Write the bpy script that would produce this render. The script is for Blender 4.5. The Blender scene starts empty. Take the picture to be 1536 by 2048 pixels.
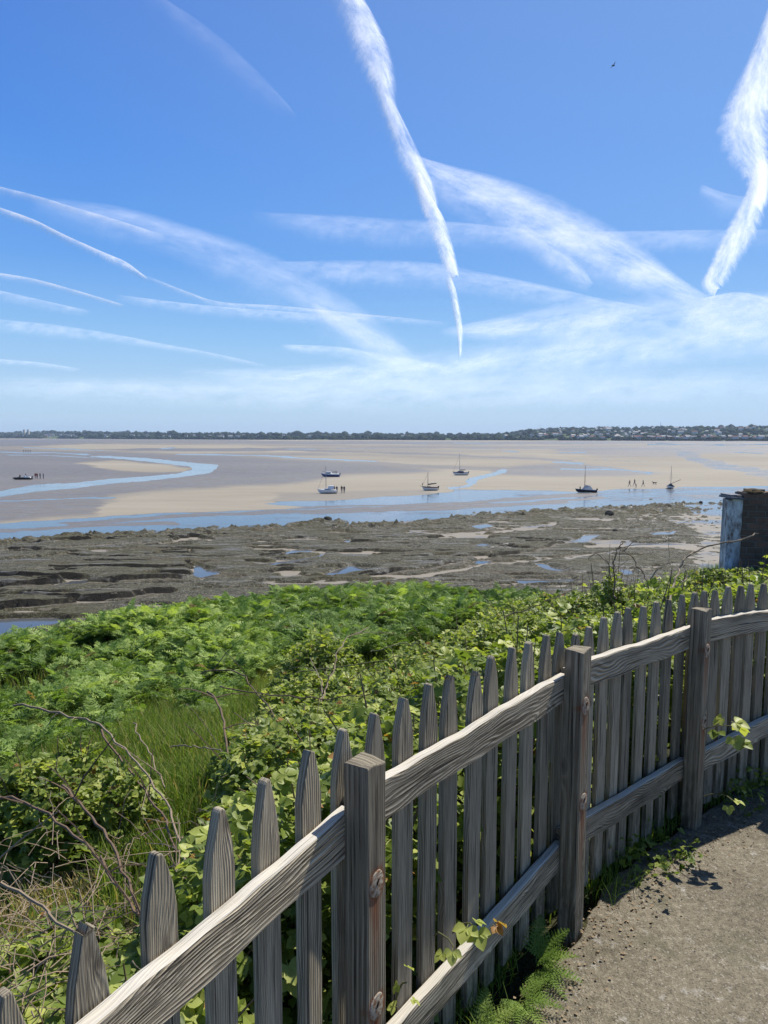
import bpy, bmesh, math, random
import numpy as np
from mathutils import Vector, Matrix, Euler
C = bpy.context.scene
COL = C.collection
R = math.radians
random.seed(7)
rng = np.random.default_rng(11)

# ---------------------------------------------------------------- camera, sky, sun, exposure
EYE = 1.75            # eye height above the path (path is z = 0)
SEA = -11.25          # level of the tidal flats
PITCH = R(6.15)
FPX = 1420.0
cam_d = bpy.data.cameras.new('camera'); cam = bpy.data.objects.new('camera', cam_d); COL.objects.link(cam)
cam.location = (0, 0, EYE); cam.rotation_euler = (R(90) - PITCH, 0, 0)
cam_d.sensor_fit = 'VERTICAL'; cam_d.sensor_height = 24.0; cam_d.lens = 24.0 * FPX / 2048
cam_d.clip_start = 0.05; cam_d.clip_end = 400000
C.camera = cam
SUN_AZ, SUN_EL = 46.0, 53.5
w = bpy.data.worlds.new('World'); C.world = w; w.use_nodes = True
nt = w.node_tree; nt.nodes.clear()
wo = nt.nodes.new('ShaderNodeOutputWorld'); bg = nt.nodes.new('ShaderNodeBackground')
sk = nt.nodes.new('ShaderNodeTexSky'); sk.sky_type = 'NISHITA'; sk.sun_disc = False
sk.sun_elevation = R(SUN_EL); sk.sun_rotation = R(SUN_AZ); sk.altitude = 0
sk.air_density = 1.0; sk.dust_density = 0.25; sk.ozone_density = 2.6
# the physical sky, cleaned of its yellow horizon band by a clear-air colour scale over elevation and bearing to the sun
tcw = nt.nodes.new('ShaderNodeTexCoord'); sw = nt.nodes.new('ShaderNodeSeparateXYZ'); nt.links.new(tcw.outputs['Generated'], sw.inputs[0])
rw = nt.nodes.new('ShaderNodeValToRGB'); nt.links.new(sw.outputs[2], rw.inputs[0])
def lin3(r, g, b): return tuple(((c / 255 + .055) / 1.055) ** 2.4 if c > 10 else c / 255 / 12.92 for c in (r, g, b))
stops = [(0.0, (178, 210, 238)), (.06, (172, 209, 243)), (.13, (140, 192, 243)), (.22, (98, 162, 238)), (.34, (76, 143, 232)), (.48, (62, 122, 216)), (.70, (36, 80, 155)), (1.0, (22, 54, 115))]
while len(rw.color_ramp.elements) < len(stops): rw.color_ramp.elements.new(.5)
for e_, (p_, c_) in zip(rw.color_ramp.elements, stops): e_.position = p_; e_.color = (*lin3(*c_), 1)
dn = nt.nodes.new('ShaderNodeVectorMath'); dn.operation = 'DOT_PRODUCT'; nt.links.new(tcw.outputs['Generated'], dn.inputs[0])
_a, _e = R(SUN_AZ), R(SUN_EL); dn.inputs[1].default_value = (math.sin(_a) * math.cos(_e), math.cos(_a) * math.cos(_e), math.sin(_e))
glow = nt.nodes.new('ShaderNodeMapRange'); glow.inputs['From Min'].default_value = .45; glow.inputs['From Max'].default_value = 1.0
glow.inputs['To Min'].default_value = 0.0; glow.inputs['To Max'].default_value = .55; nt.links.new(dn.outputs['Value'], glow.inputs['Value'])
gm = nt.nodes.new('ShaderNodeMix'); gm.data_type = 'RGBA'; nt.links.new(glow.outputs[0], gm.inputs[0]); nt.links.new(rw.outputs[0], gm.inputs[6]); gm.inputs[7].default_value = (*lin3(150, 192, 243), 1)
sc8 = nt.nodes.new('ShaderNodeVectorMath'); sc8.operation = 'SCALE'; nt.links.new(gm.outputs[2], sc8.inputs[0]); sc8.inputs['Scale'].default_value = 1 / .12 / 1.34   # exposure 0.42
mxw = nt.nodes.new('ShaderNodeMix'); mxw.data_type = 'RGBA'; mxw.inputs[0].default_value = .88
nt.links.new(sk.outputs[0], mxw.inputs[6]); nt.links.new(sc8.outputs[0], mxw.inputs[7]); nt.links.new(mxw.outputs[2], bg.inputs[0])
bg.inputs[1].default_value = 0.12
nt.links.new(bg.outputs[0], wo.inputs[0])
sd = bpy.data.lights.new('sun', 'SUN'); sd.energy = 5.0; sd.angle = R(0.53); sd.color = (1.0, 0.955, 0.88)
sun = bpy.data.objects.new('sun', sd); COL.objects.link(sun)
az, el = R(SUN_AZ), R(SUN_EL)
sdir = Vector((math.sin(az) * math.cos(el), math.cos(az) * math.cos(el), math.sin(el)))
sun.rotation_euler = sdir.to_track_quat('Z', 'Y').to_euler(); sun.location = sdir * 50
C.view_settings.view_transform = 'Standard'; C.view_settings.look = 'None'
C.view_settings.exposure = 0.42; C.view_settings.gamma = 1.0
C.cycles.transparent_max_bounces = 24
C.cycles.max_bounces = 6; C.cycles.diffuse_bounces = 3; C.cycles.glossy_bounces = 3; C.cycles.transmission_bounces = 4
C.cycles.volume_bounces = 0

# ---------------------------------------------------------------- geometry helpers
CP, SP = math.cos(PITCH), math.sin(PITCH)
def ray(px, py):
    d = (py - 1024) / FPX
    return (px - 768) / FPX, CP - d * SP, -SP - d * CP
def on_z(px, py, z):            # where the sight line meets the level plane z
    a, b, c = ray(px, py); t = (z - EYE) / c
    return Vector((a * t, b * t, z))
def at_d(px, py, D):            # where the sight line reaches depth D
    a, b, c = ray(px, py); t = D / b
    return Vector((a * t, D, EYE + c * t))
def sea(px, py): return on_z(px, py, SEA)

def tag(o, label=None, cat=None, group=None, kind=None):
    if label: o['label'] = label
    if cat: o['category'] = cat
    if group: o['group'] = group
    if kind: o['kind'] = kind
    return o
def empty(name, loc=(0, 0, 0), rz=0, **k):
    o = bpy.data.objects.new(name, None); COL.objects.link(o); o.location = loc; o.rotation_euler = (0, 0, rz)
    o.empty_display_size = .1
    return tag(o, **k)
def link_mesh(name, me, mat, parent=None, smooth=False):
    o = bpy.data.objects.new(name, me); COL.objects.link(o)
    if mat is not None:
        for m in (mat if isinstance(mat, (list, tuple)) else [mat]): me.materials.append(m)
    if parent: o.parent = parent
    if smooth: me.shade_smooth()
    return o
def arr_mesh(name, V, F, mat, parent=None, smooth=False, attrs=None, uv=None):
    """V (n,3), F (m,k) arrays -> one mesh object; attrs: dict of per-vertex floats; uv per vertex (n,2)"""
    V = np.asarray(V, dtype=np.float32); F = np.asarray(F, dtype=np.int32)
    me = bpy.data.meshes.new(name)
    m, k = F.shape
    me.vertices.add(len(V)); me.vertices.foreach_set('co', V.ravel())
    me.loops.add(m * k); me.loops.foreach_set('vertex_index', F.ravel())
    me.polygons.add(m)
    me.polygons.foreach_set('loop_start', np.arange(m, dtype=np.int32) * k)
    try: me.polygons.foreach_set('loop_total', np.full(m, k, dtype=np.int32))
    except Exception: pass
    me.update(calc_edges=True)
    if attrs:
        for n, a in attrs.items():
            at = me.attributes.new(n, 'FLOAT', 'POINT'); at.data.foreach_set('value', np.asarray(a, dtype=np.float32))
    if uv is not None:
        l = me.uv_layers.new(name='UVMap'); l.data.foreach_set('uv', np.asarray(uv, dtype=np.float32)[F.ravel()].ravel())
    return link_mesh(name, me, mat, parent, smooth)
class MB:
    """collects shapes, built as one mesh"""
    def __init__(s): s.v = []; s.f = []; s.m = []; s.uv = {}
    def add(s, vs, fs, mi=0):
        b = len(s.v); s.v += [tuple(v) for v in vs]
        for f in fs: s.f.append(tuple(i + b for i in f)); s.m.append(mi)
    def box(s, c, d, M=None, mi=0):
        x, y, z = d[0] / 2, d[1] / 2, d[2] / 2
        vs = [Vector(q) for q in ((-x, -y, -z), (x, -y, -z), (x, y, -z), (-x, y, -z), (-x, -y, z), (x, -y, z), (x, y, z), (-x, y, z))]
        if M: vs = [M @ v for v in vs]
        vs = [v + Vector(c) for v in vs]
        s.add(vs, [(0, 3, 2, 1), (4, 5, 6, 7), (0, 1, 5, 4), (1, 2, 6, 5), (2, 3, 7, 6), (3, 0, 4, 7)], mi)
    def tube(s, pts, rad, n=6, mi=0, caps=True):
        pts = [Vector(p) for p in pts]; rad = rad if isinstance(rad, (list, tuple)) else [rad] * len(pts)
        rings = []
        for i, p in enumerate(pts):
            t = (pts[min(i + 1, len(pts) - 1)] - pts[max(i - 1, 0)]).normalized()
            a = t.cross(Vector((0, 0, 1)))
            if a.length < .01: a = Vector((1, 0, 0))
            a.normalize(); b = t.cross(a)
            rings.append([p + (a * math.cos(2 * math.pi * k / n) + b * math.sin(2 * math.pi * k / n)) * rad[i] for k in range(n)])
        vs = [v for r in rings for v in r]; fs = []
        for i in range(len(pts) - 1):
            for k in range(n):
                fs.append((i * n + k, i * n + (k + 1) % n, (i + 1) * n + (k + 1) % n, (i + 1) * n + k))
        if caps: fs.append(tuple(range(n - 1, -1, -1))); fs.append(tuple((len(pts) - 1) * n + k for k in range(n)))
        s.add(vs, fs, mi)
    def build(s, name, mat, parent=None, smooth=False):
        me = bpy.data.meshes.new(name); me.from_pydata(s.v, [], s.f); me.update()
        o = link_mesh(name, me, mat, parent, smooth)
        if any(s.m): me.polygons.foreach_set('material_index', s.m)
        return o
def copy_tree(o, parent=None):
    c = o.copy(); COL.objects.link(c); c.parent = parent
    for ch in o.children: copy_tree(ch, c)
    return c
def children_copy(o, parent):
    for ch in list(o.children): copy_tree(ch, parent)

# ---------------------------------------------------------------- numpy noise
def _hash(ix, iy, seed):
    h = (ix.astype(np.int64) * 374761393 + iy.astype(np.int64) * 668265263 + seed * 974711) & 0x7fffffff
    h = (h ^ (h >> 13)) * 1274126177 & 0x7fffffff
    return ((h ^ (h >> 16)) & 0xffff) / 65535.0
def vnoise(x, y, seed=0):
    x = np.asarray(x, float); y = np.asarray(y, float)
    ix = np.floor(x); iy = np.floor(y); fx = x - ix; fy = y - iy
    fx = fx * fx * (3 - 2 * fx); fy = fy * fy * (3 - 2 * fy)
    ix = ix.astype(np.int64); iy = iy.astype(np.int64)
    a = _hash(ix, iy, seed); b = _hash(ix + 1, iy, seed); c = _hash(ix, iy + 1, seed); d = _hash(ix + 1, iy + 1, seed)
    return (a * (1 - fx) + b * fx) * (1 - fy) + (c * (1 - fx) + d * fx) * fy
def fbm(x, y, seed=0, o=4):
    t = 0; a = .5; s = 0
    for i in range(o): t = t + a * vnoise(x * 2**i, y * 2**i, seed + i * 17); s += a; a *= .5
    return t / s
def in_poly(x, y, poly):
    ins = np.zeros(np.shape(x), bool); n = len(poly)
    for i in range(n):
        x1, y1 = poly[i]; x2, y2 = poly[(i + 1) % n]
        if y1 == y2: continue
        c = ((y1 > y) != (y2 > y)) & (x < (x2 - x1) * (y - y1) / (y2 - y1) + x1)
        ins ^= c
    return ins
def seg_dist(x, y, pts, ky=1.0):
    """distance to a polyline, nearest segment's side sign and position along"""
    best = np.full(np.shape(x), 1e9); sg = np.ones(np.shape(x)); al = np.zeros(np.shape(x)); L = 0
    for (x1, y1), (x2, y2) in zip(pts[:-1], pts[1:]):
        dx, dy = x2 - x1, (y2 - y1) * ky; l2 = dx * dx + dy * dy
        rx = x - x1; ry = (y - y1) * ky
        t = np.clip((rx * dx + ry * dy) / l2, 0, 1)
        d = np.hypot(rx - t * dx, ry - t * dy)
        s_ = np.sign(dx * ry - dy * rx)
        k = d < best
        best = np.where(k, d, best); sg = np.where(k, s_, sg); al = np.where(k, L + t * math.sqrt(l2), al)
        L += math.sqrt(l2)
    return best, sg, al / L
def sd_poly(x, y, poly, ky=1.0):     # signed distance, positive inside
    d, _, _ = seg_dist(x, y, list(poly) + [poly[0]], ky)
    return np.where(in_poly(x, y, poly), d, -d)
def sstep(a, b, x):
    t = np.clip((x - a) / (b - a), 0, 1); return t * t * (3 - 2 * t)

# ---------------------------------------------------------------- materials
class NT:
    def __init__(s, name):
        s.m = bpy.data.materials.new(name); s.m.use_nodes = True; s.t = s.m.node_tree; s.t.nodes.clear()
        s.out = s.n('OutputMaterial')
    def n(s, typ, **k):
        nd = s.t.nodes.new('ShaderNode' + typ)
        for a, b in k.items(): setattr(nd, a, b)
        return nd
    def set(s, nd, key, v):
        if hasattr(v, 'is_output') or isinstance(v, bpy.types.NodeSocket): s.t.links.new(v, nd.inputs[key])
        else: nd.inputs[key].default_value = v
    def math(s, op, a, b=0.0, c=None, clamp=False):
        nd = s.n('Math', operation=op, use_clamp=clamp); s.set(nd, 0, a); s.set(nd, 1, b)
        if c is not None: s.set(nd, 2, c)
        return nd.outputs[0]
    def noise(s, vec, scale, detail=3, rough=.5, dist=0):
        nd = s.n('TexNoise'); s.set(nd, 'Vector', vec); s.set(nd, 'Scale', scale); s.set(nd, 'Detail', detail); s.set(nd, 'Roughness', rough); s.set(nd, 'Distortion', dist)
        return nd.outputs['Fac']
    def vor(s, vec, scale, feat='F1', out='Distance'):
        nd = s.n('TexVoronoi', feature=feat); s.set(nd, 'Vector', vec); s.set(nd, 'Scale', scale); return nd.outputs[out]
    def map(s, vec, sc=(1, 1, 1), loc=(0, 0, 0), rot=(0, 0, 0)):
        nd = s.n('Mapping'); s.set(nd, 'Vector', vec); s.set(nd, 'Scale', sc); s.set(nd, 'Location', loc); s.set(nd, 'Rotation', rot); return nd.outputs[0]
    def ramp(s, fac, stops):
        nd = s.n('ValToRGB'); s.set(nd, 'Fac', fac); e = nd.color_ramp.elements
        while len(e) < len(stops): e.new(.5)
        for i, (p, c) in enumerate(stops):
            e[i].position = p; e[i].color = (c[0], c[1], c[2], 1) if isinstance(c, (tuple, list)) else (c, c, c, 1)
        return nd.outputs['Color']
    def mr(s, v, a, b, c=0.0, d=1.0):
        nd = s.n('MapRange'); s.set(nd, 'Value', v); s.set(nd, 'From Min', a); s.set(nd, 'From Max', b); s.set(nd, 'To Min', c); s.set(nd, 'To Max', d); return nd.outputs[0]
    def mix(s, f, a, b, blend='MIX'):
        nd = s.n('Mix', data_type='RGBA', blend_type=blend)
        s.set(nd, 0, f)
        for i, v in ((6, a), (7, b)):
            if isinstance(v, (tuple, list)): nd.inputs[i].default_value = (v[0], v[1], v[2], 1)
            else: s.t.links.new(v, nd.inputs[i])
        return nd.outputs[2]
    def attr(s, name): 
        nd = s.n('Attribute'); nd.attribute_name = name; return nd.outputs['Fac']
    def geo(s): return s.n('NewGeometry').outputs['Position']
    def tc(s, k='Object'): return s.n('TexCoord').outputs[k]
    def bsdf(s, color, rough=.8, spec=.3, bump=None, bdist=.01, bstr=1.0, metal=0.0, **k):
        b = s.n('BsdfPrincipled')
        if isinstance(color, (tuple, list)): b.inputs['Base Color'].default_value = (*color[:3], 1)
        else: s.t.links.new(color, b.inputs['Base Color'])
        s.set(b, 'Roughness', rough); s.set(b, 'Specular IOR Level', spec); s.set(b, 'Metallic', metal)
        for kk, v in k.items(): s.set(b, kk, v)
        if bump is not None:
            bp = s.n('Bump'); s.set(bp, 'Height', bump); bp.inputs['Distance'].default_value = bdist; bp.inputs['Strength'].default_value = bstr
            s.t.links.new(bp.outputs[0], b.inputs['Normal'])
        return b.outputs[0]
    def done(s, sh): s.t.links.new(sh, s.out.inputs['Surface']); return s.m

def plain(name, col, rough=.6, spec=.3, var=.15, sc=6.0, metal=0.0):
    t = NT(name); n = t.noise(t.tc(), sc, 4)
    c = t.mix(n, tuple(v * (1 - var) for v in col), tuple(min(1, v * (1 + var)) for v in col))
    return t.done(t.bsdf(c, rough, spec, metal=metal))

def mat_wood(name, warm=0.0,  dark=1.0, K=190.0, post=False, fig=26.0, rc=.50, bd=.0022, cc=None, kn=(3.2, 9.0), kamp=22.0, top=0.0):
    t = NT(name); uv = t.tc('UV'); rnd = t.n('ObjectInfo').outputs['Random']
    sep = t.n('SeparateXYZ'); t.set(sep, 0, uv)
    u, v = sep.outputs[0], sep.outputs[1]
    ru = t.math('MULTIPLY', rnd, 37.0)
    def vec(su, sv):
        cb = t.n('CombineXYZ'); t.set(cb, 0, t.math('ADD', t.math('MULTIPLY', u, su), ru)); t.set(cb, 1, t.math('MULTIPLY', v, sv)); t.set(cb, 2, ru); return cb.outputs[0]
    warp = t.noise(vec(3.2, 9.0), 1.0, 1, .4)           # broad figure: bends of the growth rings
    warp2 = t.noise(vec(9.0, 30.0), 1.0, 2, .5)
    # knots pull the rings round them
    vk = t.n('TexVoronoi', feature='F1'); t.set(vk, 'Vector', vec(kn[0], kn[1])); t.set(vk, 'Scale', 1.0); t.set(vk, 'Randomness', 1.0)
    kd = vk.outputs['Distance']
    knot = t.mr(kd, .0, .36, 1.0, 0.0)
    knot2 = t.math('POWER', knot, 2.0)
    phase = t.math('ADD', t.math('MULTIPLY', v, t.math('MULTIPLY', t.mr(rnd, 0, 1, .55, 1.15), K * 1.9)), t.math('ADD', t.math('MULTIPLY', warp, fig), t.math('ADD', t.math('MULTIPLY', warp2, 2.2), t.math('MULTIPLY', knot2, kamp))))
    ring = t.math('ADD', t.math('MULTIPLY', t.math('SINE', phase), .5), .5)
    ring = t.math('POWER', ring, 1.6)
    vis = t.mr(t.noise(vec(2.6, 16.0), 1.0, 2, .5), .34, .62, .12, 1.0)      # the figure shows strongly in places only
    ring = t.math('ADD', t.math('MULTIPLY', ring, vis), t.math('MULTIPLY', t.math('SUBTRACT', 1.0, vis), .42))
    fib = t.noise(vec(7.0, 420.0), 1.0, 3, .6)
    crk = t.mr(t.noise(vec(2.2, 150.0), 1.0, 3, .55), .60, .68, 0.0, 1.0)
    blot = t.noise(vec(4.0, 22.0), 1.0, 4, .6)
    base = t.ramp(t.math('ADD', t.math('MULTIPLY', ring, cc or rc), t.math('ADD', t.math('MULTIPLY', fib, .72 - (cc or rc)), t.math('MULTIPLY', blot, .38))),
                  [(.26, (.045 * dark, .034 * dark, .022 * dark)), (.46, (.175 * dark, .144 * dark, .100 * dark)), (.72, (.46 * dark, .40 * dark, .295 * dark))])
    warmc = t.mix(t.mr(blot, .35, .72), base, (.16 * dark, .135 * dark, .085 * dark))
    col = t.mix(.25 + warm, base, warmc)
    # green-grey lichen haze and dark weather stains
    col = t.mix(t.math('MULTIPLY', t.mr(t.noise(vec(14, 60), 1.0, 4, .7), .60, .78), .35), col, (.23, .235, .18))
    col = t.mix(t.math('MULTIPLY', t.mr(t.noise(vec(3, 30), 1.0, 3, .6), .56, .75), .6), col, (.05, .045, .04))
    col = t.mix(t.math('MULTIPLY', crk, .8), col, (.03, .027, .024))
    col = t.mix(t.math('MULTIPLY', t.mr(knot, .72, .92), .7), col, (.07, .055, .04))
    tint = t.mr(t.math('FRACT', t.math('MULTIPLY', rnd, 7.31)), 0, 1, .78, 1.2)
    cb = t.n('CombineXYZ')
    for i in range(3): t.set(cb, i, tint)
    col = t.mix(1.0, col, cb.outputs[0], 'MULTIPLY')
    pz = t.n('SeparateXYZ'); t.set(pz, 0, t.geo())
    alg = t.math('MULTIPLY', t.mr(pz.outputs[2], .42, .02, 0.0, .75), t.mr(t.noise(vec(9, 40), 1.0, 4, .7), .42, .58))
    col = t.mix(alg, col, (.050, .052, .024))
    if top:  # upward faces painted paler, the sunlit top edge put into the colour
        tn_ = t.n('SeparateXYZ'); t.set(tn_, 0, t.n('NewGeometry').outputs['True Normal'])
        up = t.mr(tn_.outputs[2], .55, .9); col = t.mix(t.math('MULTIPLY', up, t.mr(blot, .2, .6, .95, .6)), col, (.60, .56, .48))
    if post:
        rs = t.attr('rust')
        rn = t.noise(vec(10, 120), 1.0, 3, .6)
        col = t.mix(t.math('MULTIPLY', rs, t.mr(rn, .3, .6, .35, 1.0), clamp=True), col, (.20, .062, .022))
    h = t.math('ADD', t.math('MULTIPLY', ring, rc * 1.5), t.math('SUBTRACT', t.math('MULTIPLY', fib, 1.0 - rc), t.math('MULTIPLY', crk, 1.4)))
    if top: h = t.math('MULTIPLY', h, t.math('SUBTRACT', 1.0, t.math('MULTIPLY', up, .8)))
    return t.done(t.bsdf(col, .85, .18, bump=h, bdist=bd, bstr=1.0))

def mat_path():
    t = NT('path_concrete'); p = t.geo()
    a = t.noise(p, 2.2, 5, .6); b = t.noise(p, 38, 4, .65); c = t.vor(p, 230); c2 = t.vor(p, 190, out='Color')
    sp = t.n('SeparateColor'); t.set(sp, 0, c2)
    f = t.math('ADD', t.math('MULTIPLY', a, .35), t.math('ADD', t.math('MULTIPLY', b, .55), t.math('MULTIPLY', c, .18)))
    col = t.ramp(f, [(.30, (.056, .047, .031)), (.46, (.122, .103, .071)), (.62, (.205, .176, .124)), (.78, (.33, .29, .215))])
    moss = t.mr(t.noise(p, 5.5, 4, .6), .56, .70)
    col = t.mix(t.math('MULTIPLY', moss, .55), col, (.085, .085, .05))
    lich = t.mr(t.noise(t.map(p, loc=(5, 3, 0)), 9, 4, .7), .60, .70)
    col = t.mix(t.math('MULTIPLY', lich, .55), col, (.46, .44, .39))
    chips = t.mr(sp.outputs[0], .93, .97); col = t.mix(t.math('MULTIPLY', chips, .22), col, (.60, .56, .50))
    dk = t.mr(sp.outputs[1], .86, .90); col = t.mix(t.math('MULTIPLY', dk, .5), col, (.035, .03, .026))
    h = t.math('ADD', t.math('MULTIPLY', c, .6), t.math('ADD', t.math('MULTIPLY', b, 1.4), t.math('MULTIPLY', sp.outputs[2], .35)))
    return t.done(t.bsdf(col, .9, .2, bump=h, bdist=.003, bstr=.9))
def mat_soil():
    t = NT('soil'); p = t.geo(); a = t.noise(p, 3, 5, .6); b = t.noise(p, 60, 3)
    col = t.ramp(t.math('ADD', t.math('MULTIPLY', a, .6), t.math('MULTIPLY', b, .4)), [(.3, (.018, .018, .010)), (.55, (.05, .05, .022)), (.75, (.10, .085, .045))])
    return t.done(t.bsdf(col, .95, .1, bump=b, bdist=.02))
def mat_sand():
    t = NT('tidal_sand'); p = t.geo(); wet = t.attr('wet'); wat = t.attr('water')
    # streaky brokenness of the wet film: long across the shore, short along
    st = t.noise(t.map(p, (.05, .22, 1)), 1.0, 5, .62)
    st2 = t.noise(t.map(p, (.35, 1.3, 1)), 1.0, 4, .6)
    big = t.noise(t.map(p, (.008, .02, 1)), 1.0, 4, .55)
    rip = t.noise(t.map(p, (1.2, 4.5, 1)), 1.0, 3, .6)
    w = t.math('ADD', wet, t.math('MULTIPLY', t.math('SUBTRACT', st, .5), .42))
    w = t.mr(w, .18, .86)
    q = t.math('ADD', wat, t.math('MULTIPLY', t.math('SUBTRACT', t.math('ADD', t.math('MULTIPLY', st, .55), t.math('MULTIPLY', st2, .45)), .5), .95))
    q = t.mr(q, .47, .56)
    dry = t.ramp(t.math('ADD', t.math('MULTIPLY', big, .6), t.math('MULTIPLY', st, .4)), [(.3, (.225, .195, .148)), (.7, (.315, .28, .218))])
    mud = t.ramp(t.math('ADD', t.math('MULTIPLY', st2, .6), t.math('MULTIPLY', big, .4)), [(.3, (.110, .092, .070)), (.7, (.175, .148, .112))])
    col = t.mix(w, dry, mud)
    col = t.mix(q, col, (.06, .065, .07))
    film = t.mr(t.math('ADD', t.math('MULTIPLY', rip, .5), t.math('MULTIPLY', st2, .5)), .44, .60)
    rough = t.math('SUBTRACT', .85, t.math('MULTIPLY', w, t.math('ADD', .27, t.math('MULTIPLY', film, .26))))
    rough = t.math('MULTIPLY', rough, t.math('SUBTRACT', 1.0, t.math('MULTIPLY', q, .75)))
    b = t.n('BsdfPrincipled'); t.t.links.new(col, b.inputs['Base Color']); t.set(b, 'Roughness', rough)
    t.set(b, 'Specular IOR Level', t.math('ADD', .15, t.math('MULTIPLY', t.math('MAXIMUM', w, q), .35)))
    bp = t.n('Bump'); t.set(bp, 'Height', t.math('MULTIPLY', rip, t.math('SUBTRACT', 1.0, t.math('MULTIPLY', q, .8)))); bp.inputs['Distance'].default_value = .02; bp.inputs['Strength'].default_value = .6
    t.t.links.new(bp.outputs[0], b.inputs['Normal'])
    return t.done(b.outputs[0])
def mat_water():
    t = NT('water'); p = t.geo()
    h = t.noise(t.map(p, (1.2, 3.0, 1)), 1.0, 3, .6); cl = t.noise(t.map(p, (.06, .3, 1)), 1.0, 4, .6)
    col = t.mix(cl, (.045, .055, .065), (.10, .10, .10))
    return t.done(t.bsdf(col, t.mr(cl, .3, .7, .03, .14), .5, bump=h, bdist=.004, bstr=.15, IOR=1.34))
def mat_rock():
    t = NT('foreshore_rock'); p = t.geo()
    a = t.noise(t.map(p, (.06, .14, .3)), 1.0, 5, .6); b = t.noise(p, 2.4, 5, .75); c = t.noise(p, 8, 3, .75)
    e = t.attr('low')
    f = t.math('ADD', t.math('MULTIPLY', b, .40), t.math('MULTIPLY', c, .60))
    col = t.ramp(f, [(.36, (.010, .010, .007)), (.46, (.042, .039, .024)), (.54, (.105, .097, .064)), (.63, (.30, .275, .205))])
    oli = t.mr(a, .45, .62); col = t.mix(t.math('MULTIPLY', oli, .5), col, (.070, .062, .024))
    brn = t.mr(t.noise(t.map(p, (.1, .3, .3), (7, 3, 1)), 1.0, 4, .6), .55, .68); col = t.mix(t.math('MULTIPLY', brn, .45), col, (.10, .078, .050))
    # steep sides of the slabs painted near black: shade put into the colour
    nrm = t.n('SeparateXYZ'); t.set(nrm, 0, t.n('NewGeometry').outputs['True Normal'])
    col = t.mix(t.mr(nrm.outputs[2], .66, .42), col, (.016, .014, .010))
    stk = t.noise(t.map(p, (.22, 1.5, 1), (3, 1, 0), (0, 0, .16)), 1.0, 5, .65)
    col = t.mix(t.mr(stk, .615, .67, 0, .7), col, (.25, .22, .165))
    wetf = t.mr(t.noise(t.map(p, (.16, 1.1, 1), (9, 4, 0), (0, 0, .16)), 1.0, 5, .6), .56, .62)
    sand = t.ramp(f, [(.36, (.05, .043, .032)), (.48, (.13, .112, .085)), (.6, (.25, .22, .17))])
    fl = t.mr(nrm.outputs[2], .80, .93)
    col = t.mix(t.math('MULTIPLY', fl, t.mr(t.math('ADD', e, t.math('MULTIPLY', t.math('SUBTRACT', b, .5), .8)), .42, .62)), col, sand)
    h = t.math('ADD', t.math('MULTIPLY', b, .7), t.math('MULTIPLY', c, .6))
    return t.done(t.bsdf(col, t.math('SUBTRACT', t.mr(c, .4, .65, .95, .65), t.math('MULTIPLY', wetf, .38)), t.math('ADD', .2, t.math('MULTIPLY', wetf, .3)), bump=h, bdist=.26, bstr=1.0))
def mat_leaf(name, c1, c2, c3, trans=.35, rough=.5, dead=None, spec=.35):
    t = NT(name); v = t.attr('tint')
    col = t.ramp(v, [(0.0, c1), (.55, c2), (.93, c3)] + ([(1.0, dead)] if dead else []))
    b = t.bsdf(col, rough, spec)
    tr = t.n('BsdfTranslucent'); tc_ = t.mix(1.0, col, (1.35, 1.4, .6), 'MULTIPLY'); t.t.links.new(tc_, tr.inputs[0])
    mx = t.n('MixShader'); mx.inputs[0].default_value = trans
    t.t.links.new(b, mx.inputs[1]); t.t.links.new(tr.outputs[0], mx.inputs[2])
    return t.done(mx.outputs[0])
def mat_cane(name, c1, c2):
    t = NT(name); p = t.geo(); n = t.noise(p, 40, 3); n2 = t.noise(p, 4, 2)
    return t.done(t.bsdf(t.mix(t.math('ADD', t.math('MULTIPLY', n, .5), t.math('MULTIPLY', n2, .5)), c1, c2), .7, .3))

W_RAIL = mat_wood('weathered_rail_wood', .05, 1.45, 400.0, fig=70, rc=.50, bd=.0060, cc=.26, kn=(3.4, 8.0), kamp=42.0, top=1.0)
W_PICKET = mat_wood('weathered_picket_wood', .25, 1.28, 640.0, fig=22, rc=.34, bd=.003, cc=.17)
W_POST = mat_wood('weathered_post_wood', .30, 1.12, 260.0, post=True, fig=5, rc=.25)
M_SOIL = mat_soil(); M_PATH = mat_path()

# ---------------------------------------------------------------- terrain
TP = np.array([(-.9, .1, -.07), (-.5, .8, -.06), (-.1, 1.55, -.05), (.6, 2.45, -.05), (1.35, 3.15, -.04), (2.1, 3.5, -.03), (3.5, 4.1, -.03), (5.5, 5.2, -.05), (8, 6.5, -.05), (.5, 1.0, -.05), (2, 1, -.05), (3, 2.2, -.05), (0, -2, -.05), (6, 2, -.05), (-2, -2, -.3), (-5, -1, -1.0),
    (-1.2, 1.3, -.20), (-1.9, 4.0, -.62), (-.6, 3.2, -.32), (.3, 3.9, -.30), (-2.9, 5.0, -.95), (-1.73, 7, -1.30), (0, 6.2, -1.05), (1.6, 5.0, -.5), (3, 6.5, -.8), (-4, 3, -1.0), (-6, 6, -1.6),
    (-1.75, 9, -1.85), (-4, 9, -1.95), (-2.4, 13, -2.35), (.25, 11, -1.95), (2.85, 12, -2.0), (5, 13, -1.7), (5.5, 10.5, -1.0), (7.3, 14.3, -1.1), (10, 14, -.9), (9.5, 21.0, -2.7), (-7.3, 12.8, -2.6), (-3.7, 18.6, -2.95), (1.9, 19.6, -3.0), (3.6, 19.0, -3.1), (13, 22, -2.3), (14, 12, -.5), (-12, 9, -3.0), (-12, 3, -2.4)])
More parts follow.
